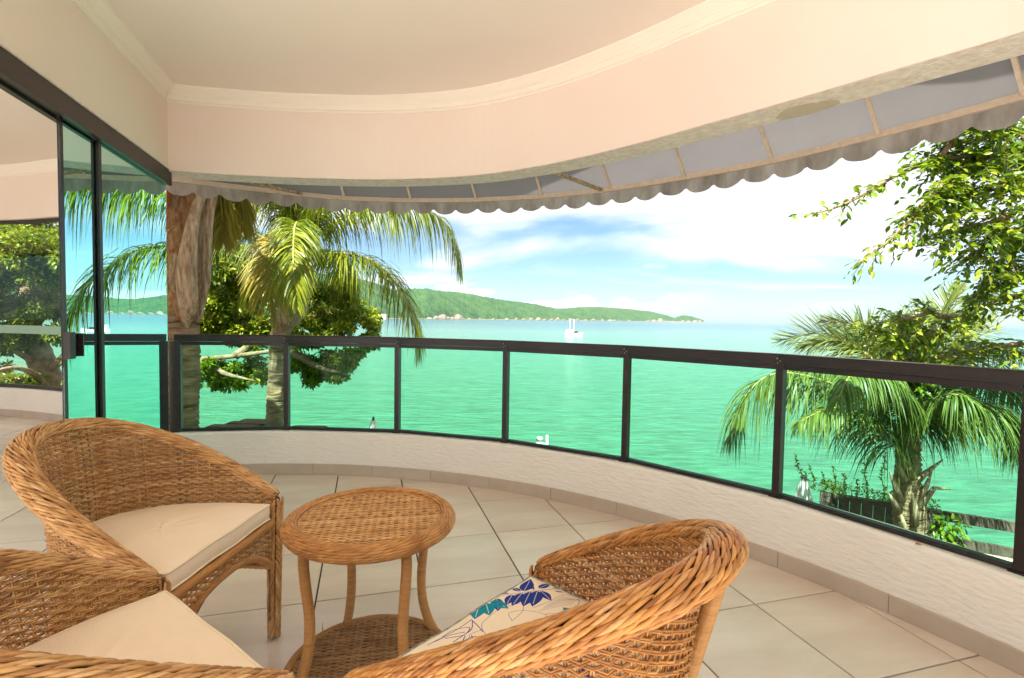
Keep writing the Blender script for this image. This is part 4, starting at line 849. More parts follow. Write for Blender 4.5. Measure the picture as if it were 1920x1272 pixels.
def trunk_path(pts, radii, root, m, name='trunk', ringstep=0.055, ra=0.035, k=16):
    P = catmull(pts, 8); Ls = np.r_[0, np.cumsum(np.linalg.norm(np.diff(P, axis=0), axis=1))]; n = int(Ls[-1] / ringstep) * 2; s_ = np.linspace(0, Ls[-1], n)
    C_ = np.stack([np.interp(s_, Ls, P[:, i]) for i in range(3)], 1); C_[:, :2] += 0.004 * rng.normal(0, 1, (n, 2)); r_ = np.interp(s_ / Ls[-1], np.linspace(0, 1, len(radii)), radii) * (1 + ra * np.where(np.arange(n) % 2, 1, -1) * rng.uniform(0.4, 1.3, n))
    mb = MB(); mb.tube(C_, r_, k, up=(0, 1, 0)); return child(mb.build(name, m), root)

# near-left palm with swollen leaf bases
pb = at(345, 800, 5.5); p1 = empty('palm_tree', (pb.x, pb.y, -2.9)); tag(p1, 'thick palm trunk with swollen pale leaf bases just outside the glass door corner', 'palm tree')
trunk_path([(pb.x - 0.02, 5.5, -2.9), at(343, 800, 5.5), at(345, 700, 5.5), at(342, 640, 5.5), at(340, 592, 5.5)], [0.19, 0.165, 0.15, 0.152, 0.165], p1, MT['trunk'])
def boot(pts, radii, m=MT['boot'], name='leaf_base', flat=0.62, k=14):
    P = catmull(pts, 6); mb = MB(); r_ = np.interp(np.linspace(0, 1, len(P)), np.linspace(0, 1, len(radii)), radii)
    V, f = tubes(P[None], r_[None], k, (0, 1, 0)); C_ = np.repeat(P, k, 0); V = C_ + (V - C_) * np.array([1, flat, 1]); mb.add(V, f); return child(mb.build(name, m), p1)
Yb = 5.42
boot([at(342, 604, 5.5), at(342, 560, 5.5), at(345, 480, 5.5), at(352, 400, 5.5), at(360, 310, 5.5), at(365, 200, 5.5)], [0.19, 0.225, 0.205, 0.185, 0.16, 0.13], MT['fibre'], 'fibre_core', 0.8)
boot([at(328, 600, Yb), at(334, 530, Yb - .05), at(333, 440, Yb), at(335, 380, Yb - .02), at(340, 330, Yb), at(330, 180, Yb)], [0.03, 0.095, 0.095, 0.070, 0.06, 0.05])
boot([at(350, 612, Yb - .02), at(352, 572, Yb - .16), at(350, 510, Yb - .22), at(356, 450, Yb - .2), at(366, 400, Yb - .15), at(380, 355, Yb - .12), at(398, 280, Yb - .1), at(430, 180, Yb)], [0.03, 0.105, 0.105, 0.078, 0.060, 0.052, 0.045, 0.04])
boot([at(370, 600, Yb), at(378, 530, Yb), at(383, 440, Yb), at(391, 400, Yb), at(402, 355, Yb), at(418, 300, Yb), at(450, 220, Yb)], [0.04, 0.09, 0.085, 0.06, 0.05, 0.045, 0.04])
boot([at(322, 540, 5.55), at(318, 480, 5.5), at(314, 410, 5.5), at(316, 350, 5.5), at(325, 280, 5.5)], [0.03, 0.08, 0.11, 0.10, 0.06], MT['sheath'], 'orange_sheath')
mb = MB()
for k in range(150):
    a = at(338 + random.uniform(-20, 50), 350 + random.uniform(0, 210), 5.27); b = a + Vector((random.uniform(-.06, .06), random.uniform(-.06, .0), random.uniform(-.10, .03))); c_ = b + Vector((random.uniform(-.05, .05), 0, random.uniform(-.08, .05))); mb.tube([a, b, c_], 0.0022, 4, caps=False)
o = child(mb.build('fibre_strands', MT['fibre']), p1); o['kind'] = 'stuff'
top = at(365, 240, 5.5)
for pts, L_, dr, m_ in [
    ([at(450, 220, 5.4), at(560, 150, 5.8), at(650, 200, 6.2), at(700, 300, 6.6)], 0.55, 0.9, 'frond'),
    ([at(430, 180, 5.4), at(520, 60, 5.0), at(600, 40, 4.9), at(680, 90, 5.0)], 0.6, 0.8, 'frond'),
    ([at(340, 200, 5.5), at(240, 120, 5.8), at(140, 180, 6.1), at(90, 300, 6.4)], 0.6, 0.9, 'frond'),
    ([at(330, 180, 5.4), at(280, 150, 5.0), at(240, 230, 4.7), at(222, 360, 4.6)], 0.5, 0.8, 'frond'),
    ([at(360, 200, 5.6), at(380, 100, 6.4), at(420, 120, 7.4), at(440, 240, 8.3)], 0.7, 0.9, 'frond'),
    ([at(395, 330, 5.6), at(420, 330, 5.9), at(445, 360, 6.1), at(455, 430, 6.2)], 0.34, 1.0, 'frondY'),
    ([at(385, 330, 5.6), at(400, 330, 5.7), at(415, 370, 5.75), at(418, 450, 5.8)], 0.30, 1.0, 'frondY')]:
    frond(p1, pts, L_, dr, m_)

# second palm, farther out
Y2 = 8.0; pb = at(517, 795, Y2); p2 = empty('palm_tree', (pb.x, Y2, -2.9)); tag(p2, 'sunlit palm with a slim leaning trunk and long drooping fronds over the bay', 'palm tree')
trunk_path([(pb.x - 0.05, Y2, -2.9), at(515, 800, Y2), at(520, 700, Y2), at(524, 640, Y2), at(534, 600, Y2)], [0.19, 0.16, 0.135, 0.13, 0.15], p2, MT['trunk'])
P = catmull([at(534, 606, Y2), at(548, 580, Y2), at(560, 540, Y2), at(566, 500, Y2), at(566, 455, Y2), at(562, 400, Y2)], 6); mb = MB(); mb.tube(P, np.interp(np.linspace(0, 1, len(P)), [0, .2, .5, 1], [0.15, 0.22, 0.18, 0.06]), 14); child(mb.build('crownshaft', MT['boot']), p2)
mb = MB(); mb.tube([at(552, 560, Y2 - .2), at(575, 545, Y2 - .25), at(602, 528, Y2 - .3)], [0.04, 0.03, 0.012], 8); child(mb.build('stub', MT['boot']), p2)
A_ = lambda *l: [at(x, y, Y2 + d) for x, y, d in l]
for pts, L_, dr, m_, kw in [
    (A_((572, 470, 0), (610, 430, .1), (680, 392, .2), (760, 385, .3), (820, 405, .4), (852, 450, .4), (862, 505, .4)), 0.62, 1.25, 'frond', {}),
    (A_((576, 490, 0), (630, 475, -.2), (700, 490, -.4), (750, 545, -.5), (780, 610, -.5), (786, 660, -.5)), 0.62, 0.85, 'frond', {}),
    (A_((560, 470, 0), (540, 440, -.6), (515, 460, -1.2), (505, 530, -1.5), (515, 600, -1.5)), 0.52, 0.7, 'frondY', {}),
    (A_((566, 460, 0), (560, 420, -.6), (552, 430, -1.3), (550, 500, -1.7), (556, 575, -1.8)), 0.50, 0.7, 'frond', {}),
    (A_((560, 455, 0), (545, 400, 0), (520, 360, -.1), (480, 340, -.2), (430, 360, -.3)), 0.62, 1.0, 'frond', {}),
    (A_((566, 450, 0), (572, 390, .1), (580, 330, .1), (600, 280, .2)), 0.5, 0.3, 'frondD', dict(lift=0.5)),
    (A_((566, 450, 0), (556, 390, -.1), (545, 330, -.2), (520, 280, -.3)), 0.55, 0.4, 'frondD', dict(lift=0.5)),
    (A_((570, 455, 0), (600, 390, -.3), (640, 350, -.6), (700, 345, -.9), (745, 380, -1.0)), 0.6, 1.0, 'frond', {}),
    (A_((556, 480, 0), (500, 450, .3), (440, 420, .5), (400, 440, .6), (385, 500, .6)), 0.6, 1.0, 'frondD', {}),
    (A_((570, 480, 0), (610, 470, .8), (640, 500, 1.5), (660, 560, 1.9)), 0.6, 0.9, 'frond', {}),
    (A_((560, 480, 0), (520, 470, -.3), (480, 500, -.5), (470, 560, -.5)), 0.45, 0.9, 'frond', {}),
    (A_((566, 440, 0), (600, 360, .4), (680, 320, .8), (760, 350, 1.1)), 0.6, 1.0, 'frond', {}),
    (A_((560, 440, 0), (510, 370, .6), (440, 350, 1.1), (390, 400, 1.4)), 0.65, 1.0, 'frond', {})]:
    frond(p2, pts, L_, dr, m_, **kw)

# right palm, shaded
Y3 = 5.3; pb = at(1708, 1010, Y3); p3 = empty('palm_tree', (pb.x, Y3, -2.9)); tag(p3, 'shaded palm with a rough ragged trunk and spreading fronds behind the right railing', 'palm tree')
trunk_path([(pb.x, Y3, -2.9), at(1712, 1080, Y3), at(1708, 1000, Y3), at(1704, 950, Y3), at(1702, 900, Y3), at(1703, 840, Y3), at(1703, 800, Y3)], [0.20, 0.19, 0.17, 0.16, 0.15, 0.115, 0.10], p3, MT['trunk'], ra=0.07)
A3_ = lambda *l: [at(x, y, Y3 + d) for x, y, d in l]
for q in ([(1690, 940, -.12), (1676, 905, -.18), (1668, 885, -.16)], [(1725, 930, -.1), (1738, 910, -.12), (1748, 880, -.1)], [(1720, 900, -.1), (1745, 880, -.1), (1768, 862, -.1)], [(1728, 945, -.1), (1752, 915, -.12), (1782, 918, -.1)], [(1685, 960, -.14), (1672, 935, -.2), (1666, 925, -.2)], [(1715, 985, -.17), (1716, 950, -.2), (1712, 925, -.2)], [(1695, 900, -.1), (1688, 880, -.14), (1680, 862, -.1)], [(1700, 1010, -.17), (1694, 980, -.2), (1690, 965, -.22)], [(1728, 985, -.08), (1734, 965, -.1), (1730, 945, -.13)]):
    mb = MB(); mb.tube(A3_(*q), [0.038, 0.022, 0.006], 8, up=(0, 1, 0)); child(mb.build('leaf_base', MT['boot']), p3)
for pts, L_, dr, m_, kw in [
    (A3_((1695, 830, 0), (1650, 770, -.1), (1560, 720, -.2), (1460, 700, -.25), (1400, 740, -.3), (1368, 820, -.3)), 0.56, 1.15, 'frondD', {}),
    (A3_((1700, 800, 0), (1660, 740, .1), (1590, 700, .2), (1500, 690, .3), (1430, 720, .3)), 0.54, 1.2, 'frondD', {}),
    (A3_((1695, 860, 0), (1668, 820, -.2), (1620, 780, -.4), (1560, 765, -.5), (1500, 790, -.6)), 0.44, 1.0, 'frondD', {}),
    (A3_((1700, 780, 0), (1660, 700, .3), (1600, 640, .7), (1530, 625, 1.0), (1460, 640, 1.2)), 0.51, 0.0, 'frondD', dict(lift=0.9)),
    (A3_((1702, 780, 0), (1690, 700, .3), (1640, 650, .6), (1570, 640, .8)), 0.49, 0.1, 'frondD', dict(lift=0.8)),
    (A3_((1700, 790, 0), (1650, 690, .1), (1580, 640, .2), (1500, 650, .3)), 0.42, 0.25, 'frondD', dict(lift=0.8)),
    (A3_((1704, 790, 0), (1680, 680, .2), (1620, 615, .4), (1540, 600, .6)), 0.40, 0.15, 'frondD', dict(lift=0.9)),
    (A3_((1706, 800, 0), (1770, 690, 0), (1850, 650, 0), (1930, 670, 0)), 0.48, 0.6, 'frondD', {}),
    (A3_((1712, 830, 0), (1750, 780, -.1), (1820, 755, -.2), (1890, 775, -.3), (1930, 840, -.3)), 0.54, 1.1, 'frondD', {}),
    (A3_((1712, 810, 0), (1760, 740, .1), (1840, 720, .2), (1930, 740, .3)), 0.56, 1.2, 'frondD', {}),
    (A3_((1708, 800, 0), (1750, 700, .2), (1800, 640, .5), (1850, 600, .8)), 0.55, 0.15, 'frondD', dict(lift=0.8)),
    (A3_((1706, 790, 0), (1730, 680, .2), (1760, 600, .4), (1800, 540, .6)), 0.49, 0.05, 'frondD', dict(lift=0.8)),
    (A3_((1703, 790, 0), (1704, 720, 0), (1700, 650, 0), (1690, 600, -.1)), 0.44, 0.1, 'frondD', dict(lift=0.6)),
    (A3_((1700, 810, 0), (1680, 740, -.5), (1650, 700, -1.0), (1600, 700, -1.4), (1570, 750, -1.6)), 0.41, 1.0, 'frondD', {}),
    (A3_((1708, 820, 0), (1740, 760, -.4), (1790, 740, -.8), (1850, 770, -1.0)), 0.44, 1.0, 'frondD', {})]:
    frond(p3, pts, L_, dr, m_, n=84, wid=0.015, rr=0.018, **kw)

# ------------------------------------------------------------------ broad-leaved trees
LT = np.array([(0, 0, 0), (0.28, 0.20, 0.05), (0.62, 0.21, 0.03), (1.0, 0, -0.10), (0.62, -0.21, 0.03), (0.28, -0.20, 0.05), (0.28, 0, 0), (0.62, 0, -0.03)])
LF = np.array([[0, 6, 1], [0, 5, 6], [3, 2, 7], [3, 7, 4]]); LQ = np.array([[1, 6, 7, 2], [6, 5, 4, 7]])
def leaves(mb, C_, D, size, up=None, jitter=0.5):
    n = len(C_); D = D / (np.linalg.norm(D, axis=1, keepdims=True) + 1e-9); U = (np.array([0, 0, 1.0]) if up is None else up) + rng.normal(0, jitter, (n, 3)); S_ = np.cross(U, D); S_ /= np.linalg.norm(S_, axis=1, keepdims=True) + 1e-9; W_ = np.cross(D, S_)
    sz = (size * rng.uniform(0.55, 1.25, n))[:, None, None]; V = C_[:, None] + sz * (LT[None, :, 0:1] * D[:, None] + LT[None, :, 1:2] * S_[:, None] + LT[None, :, 2:3] * W_[:, None])
    off = (np.arange(n) * 8)[:, None, None]; b = mb.n; mb.V.append(V.reshape(-1, 3)); mb.n += n * 8
    mb.F.append((off + LF[None]).reshape(-1, 3) + b); mb.F.append((off + LQ[None]).reshape(-1, 4) + b)
def clump(mb, c, r, n, size, flat=0.6, down=0.3):
    u = rng.normal(0, 1, (n, 3)); u /= np.linalg.norm(u, axis=1, keepdims=True); rad = rng.random(n) ** 0.45; P = np.array(c) + u * rad[:, None] * r * np.array([1, 1, flat])
    D = u + rng.normal(0, 0.7, (n, 3)) + np.array([0, 0, -down]); leaves(mb, P, D, size)

# spreading tree left
tl = empty('spreading_tree', (-9.4, 11.0, -2.9)); tag(tl, 'wide sunlit tree with layered branches behind the two left palms', 'tree')
q = at(100, 745, 11.0)
trunk_path([(-9.4, 11, -2.9), at(110, 780, 11), at(85, 700, 11), at(60, 620, 11.2), at(40, 520, 11.5)], [0.42, 0.34, 0.28, 0.2, 0.1], tl, MT['bark'], ra=0.02, ringstep=0.2)
limbs = [[(105, 760, 11), (200, 700, 10.6), (330, 680, 10.3), (440, 668, 10), (540, 655, 10), (640, 640, 10.2), (690, 625, 10.2)], [(240, 690, 10.5), (330, 640, 10.6), (400, 560, 10.8), (450, 500, 11)], [(440, 668, 10), (520, 620, 10.3), (600, 590, 10.5), (660, 585, 10.5)],
         [(90, 700, 11), (150, 640, 10.5), (220, 600, 10), (280, 540, 9.8)], [(60, 620, 11.2), (20, 560, 11), (-60, 520, 11)], [(80, 690, 11), (30, 660, 10.6), (-30, 640, 10.3)], [(100, 740, 11), (60, 700, 10.2), (20, 690, 9.8), (-20, 700, 9.6)], [(380, 675, 10.1), (420, 700, 9.9), (480, 715, 9.8)], [(540, 655, 10), (600, 690, 9.9), (650, 700, 9.9)], [(60, 620, 11.2), (120, 540, 11), (160, 470, 11)]]
for l in limbs:
    P = catmull([at(*p) for p in l], 6); mb = MB(); mb.tube(P, np.linspace(0.085, 0.012, len(P)), 7, up=(0, 1, 0)); child(mb.build('limb', MT['bark']), tl)
mb = MB()
cl = [(400, 500, 40), (440, 480, 36), (380, 540, 36), (460, 530, 42), (420, 580, 45), (390, 620, 36), (470, 590, 42), (450, 630, 34), (395, 470, 26), (500, 560, 26), (500, 620, 28), (345, 600, 30), (420, 520, 36), (480, 500, 26),
      (590, 565, 30), (630, 560, 34), (660, 585, 34), (600, 600, 30), (640, 615, 28), (685, 600, 22), (700, 612, 16), (575, 640, 24), (560, 600, 26), (590, 545, 20),
      (400, 700, 22), (430, 712, 24), (385, 690, 18), (470, 690, 22), (490, 705, 18), (440, 690, 18), (365, 715, 14), (410, 722, 14),
      (560, 680, 24), (600, 690, 30), (640, 690, 28), (660, 668, 26), (620, 665, 24), (690, 640, 18), (580, 700, 18), (700, 628, 12),
      (30, 450, 50), (90, 440, 46), (60, 500, 50), (120, 480, 46), (10, 520, 46), (150, 450, 36), (20, 400, 36), (100, 560, 46), (40, 580, 46), (150, 540, 40), (190, 500, 30), (220, 560, 36), (270, 540, 30), (70, 630, 36), (10, 640, 36), (130, 620, 36), (190, 620, 32), (-50, 500, 60), (-60, 600, 50), (30, 720, 20), (10, 705, 22), (60, 715, 16), (150, 690, 22), (170, 720, 14), (250, 640, 26), (300, 640, 26), (280, 590, 30), (-40, 690, 26)]
for x, y, r_ in cl:
    Yc = 10.4 + random.uniform(-0.5, 0.8); 
    for q_ in range(7): rs = r_ * random.uniform(0.42, 0.75); clump(mb, at(x + random.gauss(0, r_ * 0.48), y + random.gauss(0, r_ * 0.36), Yc + random.uniform(-.3, .3)), rs * Yc / 950, int(rs * rs * 0.62) + 12, 0.098, 0.62)
cr_ = child(mb.build('crown', MT['leafA'], smooth=False), tl); cr_['kind'] = 'stuff'

# big near tree right
tr = empty('broadleaf_tree', (5.6, 4.2, -2.9)); tag(tr, 'near leafy tree reaching in from the right under the awning, glossy oval leaves', 'tree')
trunk_path([(5.6, 4.2, -2.9), (5.6, 4.2, -1), (5.5, 4.3, 1), (5.3, 4.2, 2.6), (5.0, 4.1, 3.6)], [0.26, 0.2, 0.17, 0.13, 0.06], tr, MT['bark'], ra=0.02, ringstep=0.15)
BR = [[(2060, 420, 4.5), (1960, 400, 4.4), (1890, 470, 4.4), (1850, 525, 4.4)], [(2100, 300, 4.3), (1960, 290, 4.2), (1860, 290, 4.1), (1760, 300, 4.0), (1680, 330, 3.95), (1610, 370, 3.9), (1560, 392, 3.9), (1518, 402, 3.9)], [(2060, 380, 4.3), (1940, 340, 4.2), (1850, 350, 4.1), (1770, 370, 4.0)], [(1860, 290, 4.1), (1790, 330, 4.0), (1735, 380, 3.9), (1690, 430, 3.9), (1650, 465, 3.9), (1612, 492, 3.9)], [(2080, 450, 4.3), (1960, 430, 4.3), (1880, 440, 4.2), (1820, 480, 4.2)],
      [(2080, 600, 4.6), (1960, 560, 4.6), (1880, 560, 4.5), (1800, 600, 4.5), (1720, 630, 4.5), (1640, 620, 4.5)], [(2080, 700, 4.7), (1960, 650, 4.7), (1860, 650, 4.6), (1760, 670, 4.6), (1680, 660, 4.6)], [(1960, 290, 4.2), (1900, 240, 4.1), (1840, 235, 4.0), (1760, 250, 4.0)], [(2050, 520, 4.5), (1950, 500, 4.4), (1880, 520, 4.3), (1830, 560, 4.3)], [(1800, 600, 4.5), (1740, 590, 4.4), (1690, 600, 4.4), (1625, 612, 4.4)], [(1760, 300, 4.0), (1800, 250, 3.9), (1860, 220, 3.8)], [(1900, 400, 4.2), (1850, 420, 4.1), (1790, 430, 4.1), (1745, 440, 4.1)]]
tw = MB(); mb = MB(); big = []
for bi2, l in enumerate(BR):
    P = catmull([at(*p) for p in l], 8); b_ = MB(); b_.tube(P, np.linspace(0.026, 0.004, len(P)), 6, up=(0, 1, 0)); child(b_.build('branch', MT['bark']), tr)
    Ls = np.r_[0, np.cumsum(np.linalg.norm(np.diff(P, axis=0), axis=1))]
    ntw = int(Ls[-1] / (0.0125 if bi2 not in (5, 6, 9) else 0.022))
    for t_ in range(ntw):
        s_ = Ls[-1] * (t_ + rng.random()) / ntw; fr_ = s_ / Ls[-1]; c = np.array([np.interp(s_, Ls, P[:, i]) for i in range(3)]); g_ = np.array([np.interp(s_ + 0.05, Ls, P[:, i]) for i in range(3)]) - np.array([np.interp(s_ - 0.05, Ls, P[:, i]) for i in range(3)]); g_ /= np.linalg.norm(g_) + 1e-9
        thin = bi2 in (1, 3) and fr_ > 0.62
        if thin and rng.random() < (0.5 if bi2 == 1 else 0.62): continue
        d = g_ * 0.8 + rng.normal(0, 0.55, 3) + np.array([0, 0, -0.12]); d /= np.linalg.norm(d); ln = rng.uniform(0.12, 0.34) * (0.42 if thin else 1.0); npt = 6
        tt = np.linspace(0, 1, npt); Q = c + d * (ln * tt)[:, None] + np.array([0, 0, -1]) * (0.25 * ln * tt ** 2)[:, None]; v, f = tubes(Q[None], np.linspace(0.0022, 0.0009, npt), 3); tw.add(v, f)
        nl = max(3, int(ln / 0.024)); si = np.linspace(0.15, 1, nl); C_ = np.stack([np.interp(si, tt, Q[:, i]) for i in range(3)], 1); sd = np.cross(d, [0, 0, 1.0]) * np.where(np.arange(nl) % 2, 1, -1)[:, None]
        D = d * 0.6 + sd + rng.normal(0, 0.35, (nl, 3)) + np.array([0, 0, -0.25])
        if (thin or (bi2 in (1, 3, 9) and rng.random() < 0.12)) and len(big) < 285: big += [(C_[i], D[i]) for i in range(nl)][:285 - len(big)]
        else: leaves(mb, C_, D, 0.072)
o = child(tw.build('twig', MT['bark']), tr); o['kind'] = 'stuff'
o = child(mb.build('crown', MT['leafB'], smooth=False), tr); o['kind'] = 'stuff'
mb = MB(); n0 = np.array([(0., 0., 0.)]); b0 = mb.n; mb.V.append(LT.copy()); mb.n += 8; mb.F.append(LF.copy()); mb.F.append(LQ.copy()); lf0 = mb.build('leaf', MT['leafB'], tr, smooth=False)
for i, (c, D) in enumerate(big):
    o = lf0 if i == 0 else lf0.copy()
    if i: COL.objects.link(o)
    o.parent = tr; D = Vector(D).normalized(); U = Vector((0, 0, 1)) + Vector(rng.normal(0, .5, 3)); S_ = U.cross(D).normalized(); W_ = D.cross(S_)
    M4 = Matrix((D, S_, W_)).transposed().to_4x4() @ Matrix.Scale(0.068 * random.uniform(.75, 1.2), 4); M4.translation = Vector(c) - tr.location; o.matrix_basis = M4

# ------------------------------------------------------------------ fence, vine, umbrellas, pergola, lamp, rocks
fa = at(1548, 926, 6.35); fb_ = at(1990, 985, 5.3); fz = -0.90
fn_ = empty('garden_fence', ((fa.x + fb_.x) / 2, (fa.y + fb_.y) / 2, -2.9)); tag(fn_, 'dark wooden garden fence above the sea, boarded at left and two rails at right', 'fence')
A = np.array([fa.x, fa.y]); B = np.array([fb_.x, fb_.y]); fd = (B - A) / np.linalg.norm(B - A); fl = np.linalg.norm(B - A)
def fbar(name, s0, s1, z0, z1, th, off=0.0):
    nn = np.array([fd[1], -fd[0]]) * off; a = A + fd * s0 + nn; b = A + fd * s1 + nn; mb = MB(); mb.bar((*a, (z0 + z1) / 2), (*b, (z0 + z1) / 2), th, z1 - z0); return child(mb.build(name, MT['fencewood'], smooth=False), fn_)
sp_ = 1.02
fbar('rail', 0, sp_, fz - 0.05, fz, 0.10); fbar('rail', sp_ + 0.14, fl + 1.5, fz - 0.11, fz, 0.05); fbar('rail', sp_ + 0.14, fl + 1.5, fz - 0.40, fz - 0.29, 0.05)
for s_ in (-0.06, sp_, fl - 0.2, fl + 1.5): fbar('post', s_, s_ + 0.13, -2.9, fz - 0.001, 0.11)
k = 0.02
while k < sp_ - 0.1: fbar('board', k, k + 0.115, -2.8, fz - 0.052, 0.025); k += 0.12
vn_ = empty('climbing_vine', (*(A + fd * 0.5), fz)); tag(vn_, 'yellow green climbing vine with upright shoots on the boarded fence', 'vine')
mb = MB(); stm = MB()
for k in range(46):
    s_ = random.uniform(-0.15, sp_ + 0.05); h_ = random.uniform(0.03, 0.16) * (1.5 if s_ < 0.5 else 1); p = A + fd * s_ + np.array([random.uniform(-.08, .08), random.uniform(-.08, .12)]); clump(mb, (p[0], p[1], fz + h_ * 0.5), 0.075, 30, 0.034, 0.8, -0.2)
for sx, h_ in ((-0.25, 0.42), (-0.12, 0.28), (0.0, 0.22), (0.10, 0.30), (0.2, 0.24), (0.33, 0.20), (0.43, 0.50), (0.60, 0.62), (0.72, 0.24), (-0.2, 0.2)):
    p = A + fd * sx; n = int(h_ / 0.03); z = np.linspace(0, h_, n); P = np.stack([p[0] + 0.02 * np.sin(z * 14 + sx) - 0.25 * z * (0.8 if sx < .1 else 0.1), np.full(n, p[1] + 0.02), fz + 0.02 + z], 1); v, f = tubes(P[None], 0.004, 4, (1, 0, 0)); stm.add(v, f)
    C_ = np.repeat(P, 5, 0); leaves(mb, C_, rng.normal(0, 1, (len(C_), 3)) + [0, 0, 0.2], 0.045)
child(stm.build('stem', MT['leafV']), vn_); o = child(mb.build('leaves', MT['leafV'], smooth=False), vn_); o['kind'] = 'stuff'
vb = empty('hanging_creeper', (*(A + fd * 1.45), fz - 0.6)); tag(vb, 'dark green creeper hanging over the fence rails right of the ragged palm', 'creeper'); mb = MB()
for x, y, r_ in ((1770, 985, 24), (1785, 1000, 22), (1765, 1010, 20), (1790, 1025, 14), (1800, 985, 12), (1760, 1030, 12), (1500, 960, 1)): clump(mb, at(x, y, 5.55), r_ * 5.5 / 950, int(r_ * r_ * 0.14) + 3, 0.075, 0.8, 0.8)
o = child(mb.build('leaves', MT['leafB'], smooth=False), vb); o['kind'] = 'stuff'

def umbrella(px, py, Y, lab, rad, h_, m):
    c = at(px, py, Y); r_ = empty('closed_umbrella', (c.x, c.y, -2.9)); tag(r_, lab, 'umbrella', 'closed umbrellas in the garden'); zt = c.z + 2.9
    mb = MB(); n = 32; prof = [(0.018, zt - 0.03), (0.035, zt - 0.06), (0.06, zt - 0.15), (0.105, zt - 0.32), (0.15, zt - 0.55), (rad, zt - 0.95), (rad * 0.8, zt - h_), (rad * 0.5, zt - h_ - 0.02)]; V = []
    for ri, z in prof:
        for j in range(n): a = j * 2 * PI / n; q = ri * (1 + 0.16 * math.cos(a * 8)); V.append((q * math.cos(a), q * math.sin(a), z + 0.02 * math.cos(a * 8)))
    mb.add(V, [[i * n + j, i * n + (j + 1) % n, (i + 1) * n + (j + 1) % n, (i + 1) * n + j] for i in range(len(prof) - 1) for j in range(n)]); mb.build('folded_canvas', m, r_)
    mb = MB(); mb.tube([(0, 0, 0), (0, 0, zt - 0.04)], 0.02, 10); mb.build('pole', MT['wood'], r_); mb = MB(); mb.lathe([(0.001, zt + 0.035), (0.016, zt + 0.03), (0.022, zt + 0.01), (0.024, zt - 0.02), (0.03, zt - 0.035)], 12); mb.build('finial', MT['dark'], r_)
    mb = MB(); mb.lathe([(0.001, 0.06), (0.22, 0.06), (0.25, 0.0)], 20); mb.build('base', MT['rock'], r_)
umbrella(1507, 896, 5.9, 'closed grey canvas umbrella in front of the boarded fence', 0.20, 1.3, MT['canvas'])
umbrella(700, 785, 9.3, 'closed white umbrella, its tip just above the curb between the second and third railing posts', 0.2, 1.3, MT['white'])

pg = empty('pergola', (*at(500, 795, 6.9).xy, -2.9)); tag(pg, 'brown timber pergola top just above the curb at the foot of the slim palm', 'pergola')
def pbar(name, p, q, w_, h_): mb = MB(); mb.bar(p, q, w_, h_); return child(mb.build(name, MT['wood'], smooth=False), pg)
for (x0, y0, x1, y1, Y) in ((395, 799, 478, 797, 6.6), (432, 792, 500, 791, 6.9), (455, 787, 512, 788, 7.2), (490, 800, 530, 802, 6.6), (548, 799, 606, 801, 6.9)):
    a = at(x0, y0, Y); b = at(x1, y1, Y); b.z = a.z = (a.z + b.z) / 2 - 0.03; pbar('beam', a, b, 0.16, 0.055); 
    for e_, q in ((a, -1), (b, 1)): pbar('beam_end', (e_.x + q * 0.001, e_.y, e_.z - 0.02), (e_.x + q * 0.028, e_.y, e_.z - 0.02), 0.17, 0.08)
a = at(400, 806, 6.7); pbar('ledger', (a.x, 6.75, -0.36), (a.x + 1.6, 6.75, -0.36), 0.10, 0.14)
for x in (a.x + 0.1, a.x + 1.5): pbar('post', (x, 6.75, -2.9), (x, 6.75, -0.44), 0.12, 0.12)

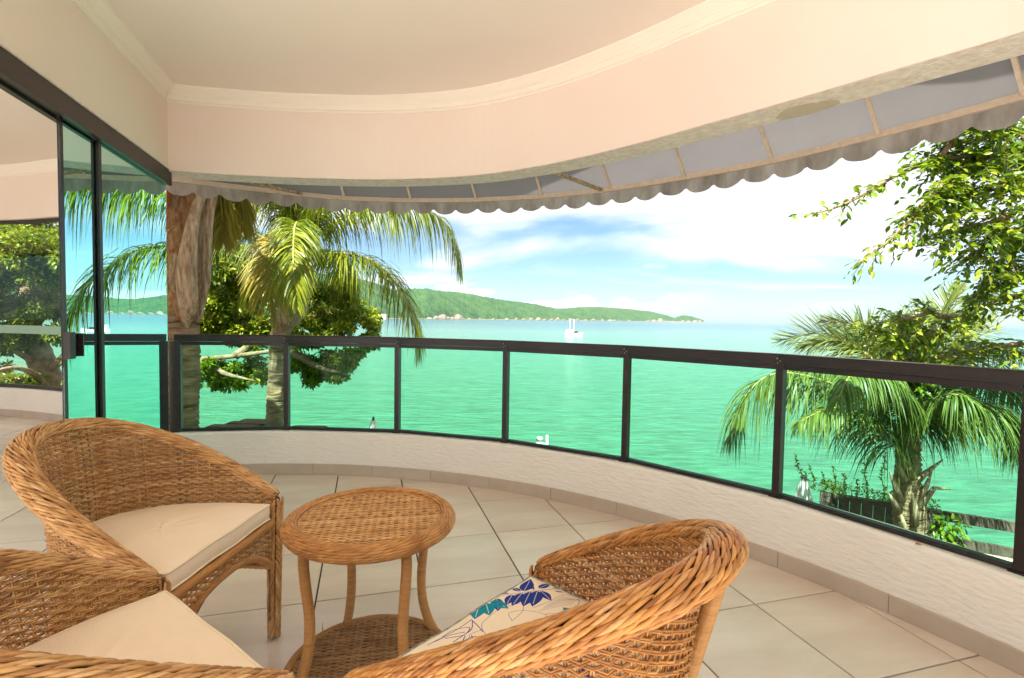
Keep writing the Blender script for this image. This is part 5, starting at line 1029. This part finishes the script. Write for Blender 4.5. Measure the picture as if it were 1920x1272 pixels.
c = at(1013, 833, 7.0); lp = empty('garden_lamp', (c.x, c.y, -2.9)); tag(lp, 'small white domed lamp on a round plate, just above the curb left of centre', 'lamp'); z0 = c.z + 2.9
mb = MB(); mb.tube([(0, 0, 0), (0, 0, z0 - 0.04)], 0.035, 12); mb.build('post', MT['white'], lp)
mb = MB(); mb.lathe([(0.001, z0 - 0.06), (0.06, z0 - 0.05), (0.085, z0 - 0.01), (0.055, z0 + 0.02), (0.012, z0 + 0.035), (0.012, z0 + 0.07), (0.001, z0 + 0.07)], 24); mb.build('plate', MT['white'], lp)
mb = MB(); mb.lathe([(0.001, z0 + 0.105), (0.03, z0 + 0.10), (0.046, z0 + 0.08), (0.045, z0 + 0.068), (0.001, z0 + 0.066)], 20, (-0.008, 0, 0)); mb.build('dome', MT['white'], lp)
mb = MB(); mb.box((-0.045, -0.02, z0 + 0.07), (0.018, 0.03, 0.03)); mb.build('lens', MT['dark'], lp, smooth=False)
mb = MB(); mb.box((0.095, 0.01, z0 + 0.03), (0.035, 0.012, 0.19)); mb.build('bracket', MT['canvas'], lp, smooth=False)
for i, (px, py, s_, lab) in enumerate(((1842, 1046, 0.5, 'brown boulder breaking the shallow water beyond the lower fence rail'), (1872, 1050, 0.35, 'smaller brown rock at the water edge beside the boulder'))):
    c = atz(px, py, ZS); o = rock_mesh(i + 9, 'shore_rock', MT['rockN'], None, (1.6, 1.0, 0.7), 3); o.location = (c.x, c.y, ZS + 0.05); o.scale = (s_,) * 3; tag(o, lab, 'rock')
# small dry leaf lying on the coping, right
q = atz(1716, 1022, ZC + 0.004); mb = MB(); mb.V.append(LT * 0.04); mb.n += 8; mb.F.append(LF.copy()); mb.F.append(LQ.copy()); o = mb.build('dry_leaf', MT['sheath'], smooth=False); o.location = (q.x, q.y, ZC + 0.006); o.rotation_euler = (0.2, 0, 0.3); tag(o, 'small brown dry leaf on the pale curb top at the right', 'leaf')

# ------------------------------------------------------------------ air
mb = MB(); mb.box((0, 1960, 102), (9000, 4000, 222)); hz = mb.build('haze', bpy.data.materials.new('haze_air'), smooth=False); hm = hz.data.materials[0]; hm.use_nodes = True; hn_ = hm.node_tree; hn_.nodes.clear()
pv = N(hn_, 'ShaderNodeVolumePrincipled'); pv.inputs['Density'].default_value = 0.00003; pv.inputs['Color'].default_value = (0.80, 0.92, 1.0, 1); ho = N(hn_, 'ShaderNodeOutputMaterial'); L(hn_, pv.outputs[0], ho.inputs['Volume']); tag(hz, kind='stuff')
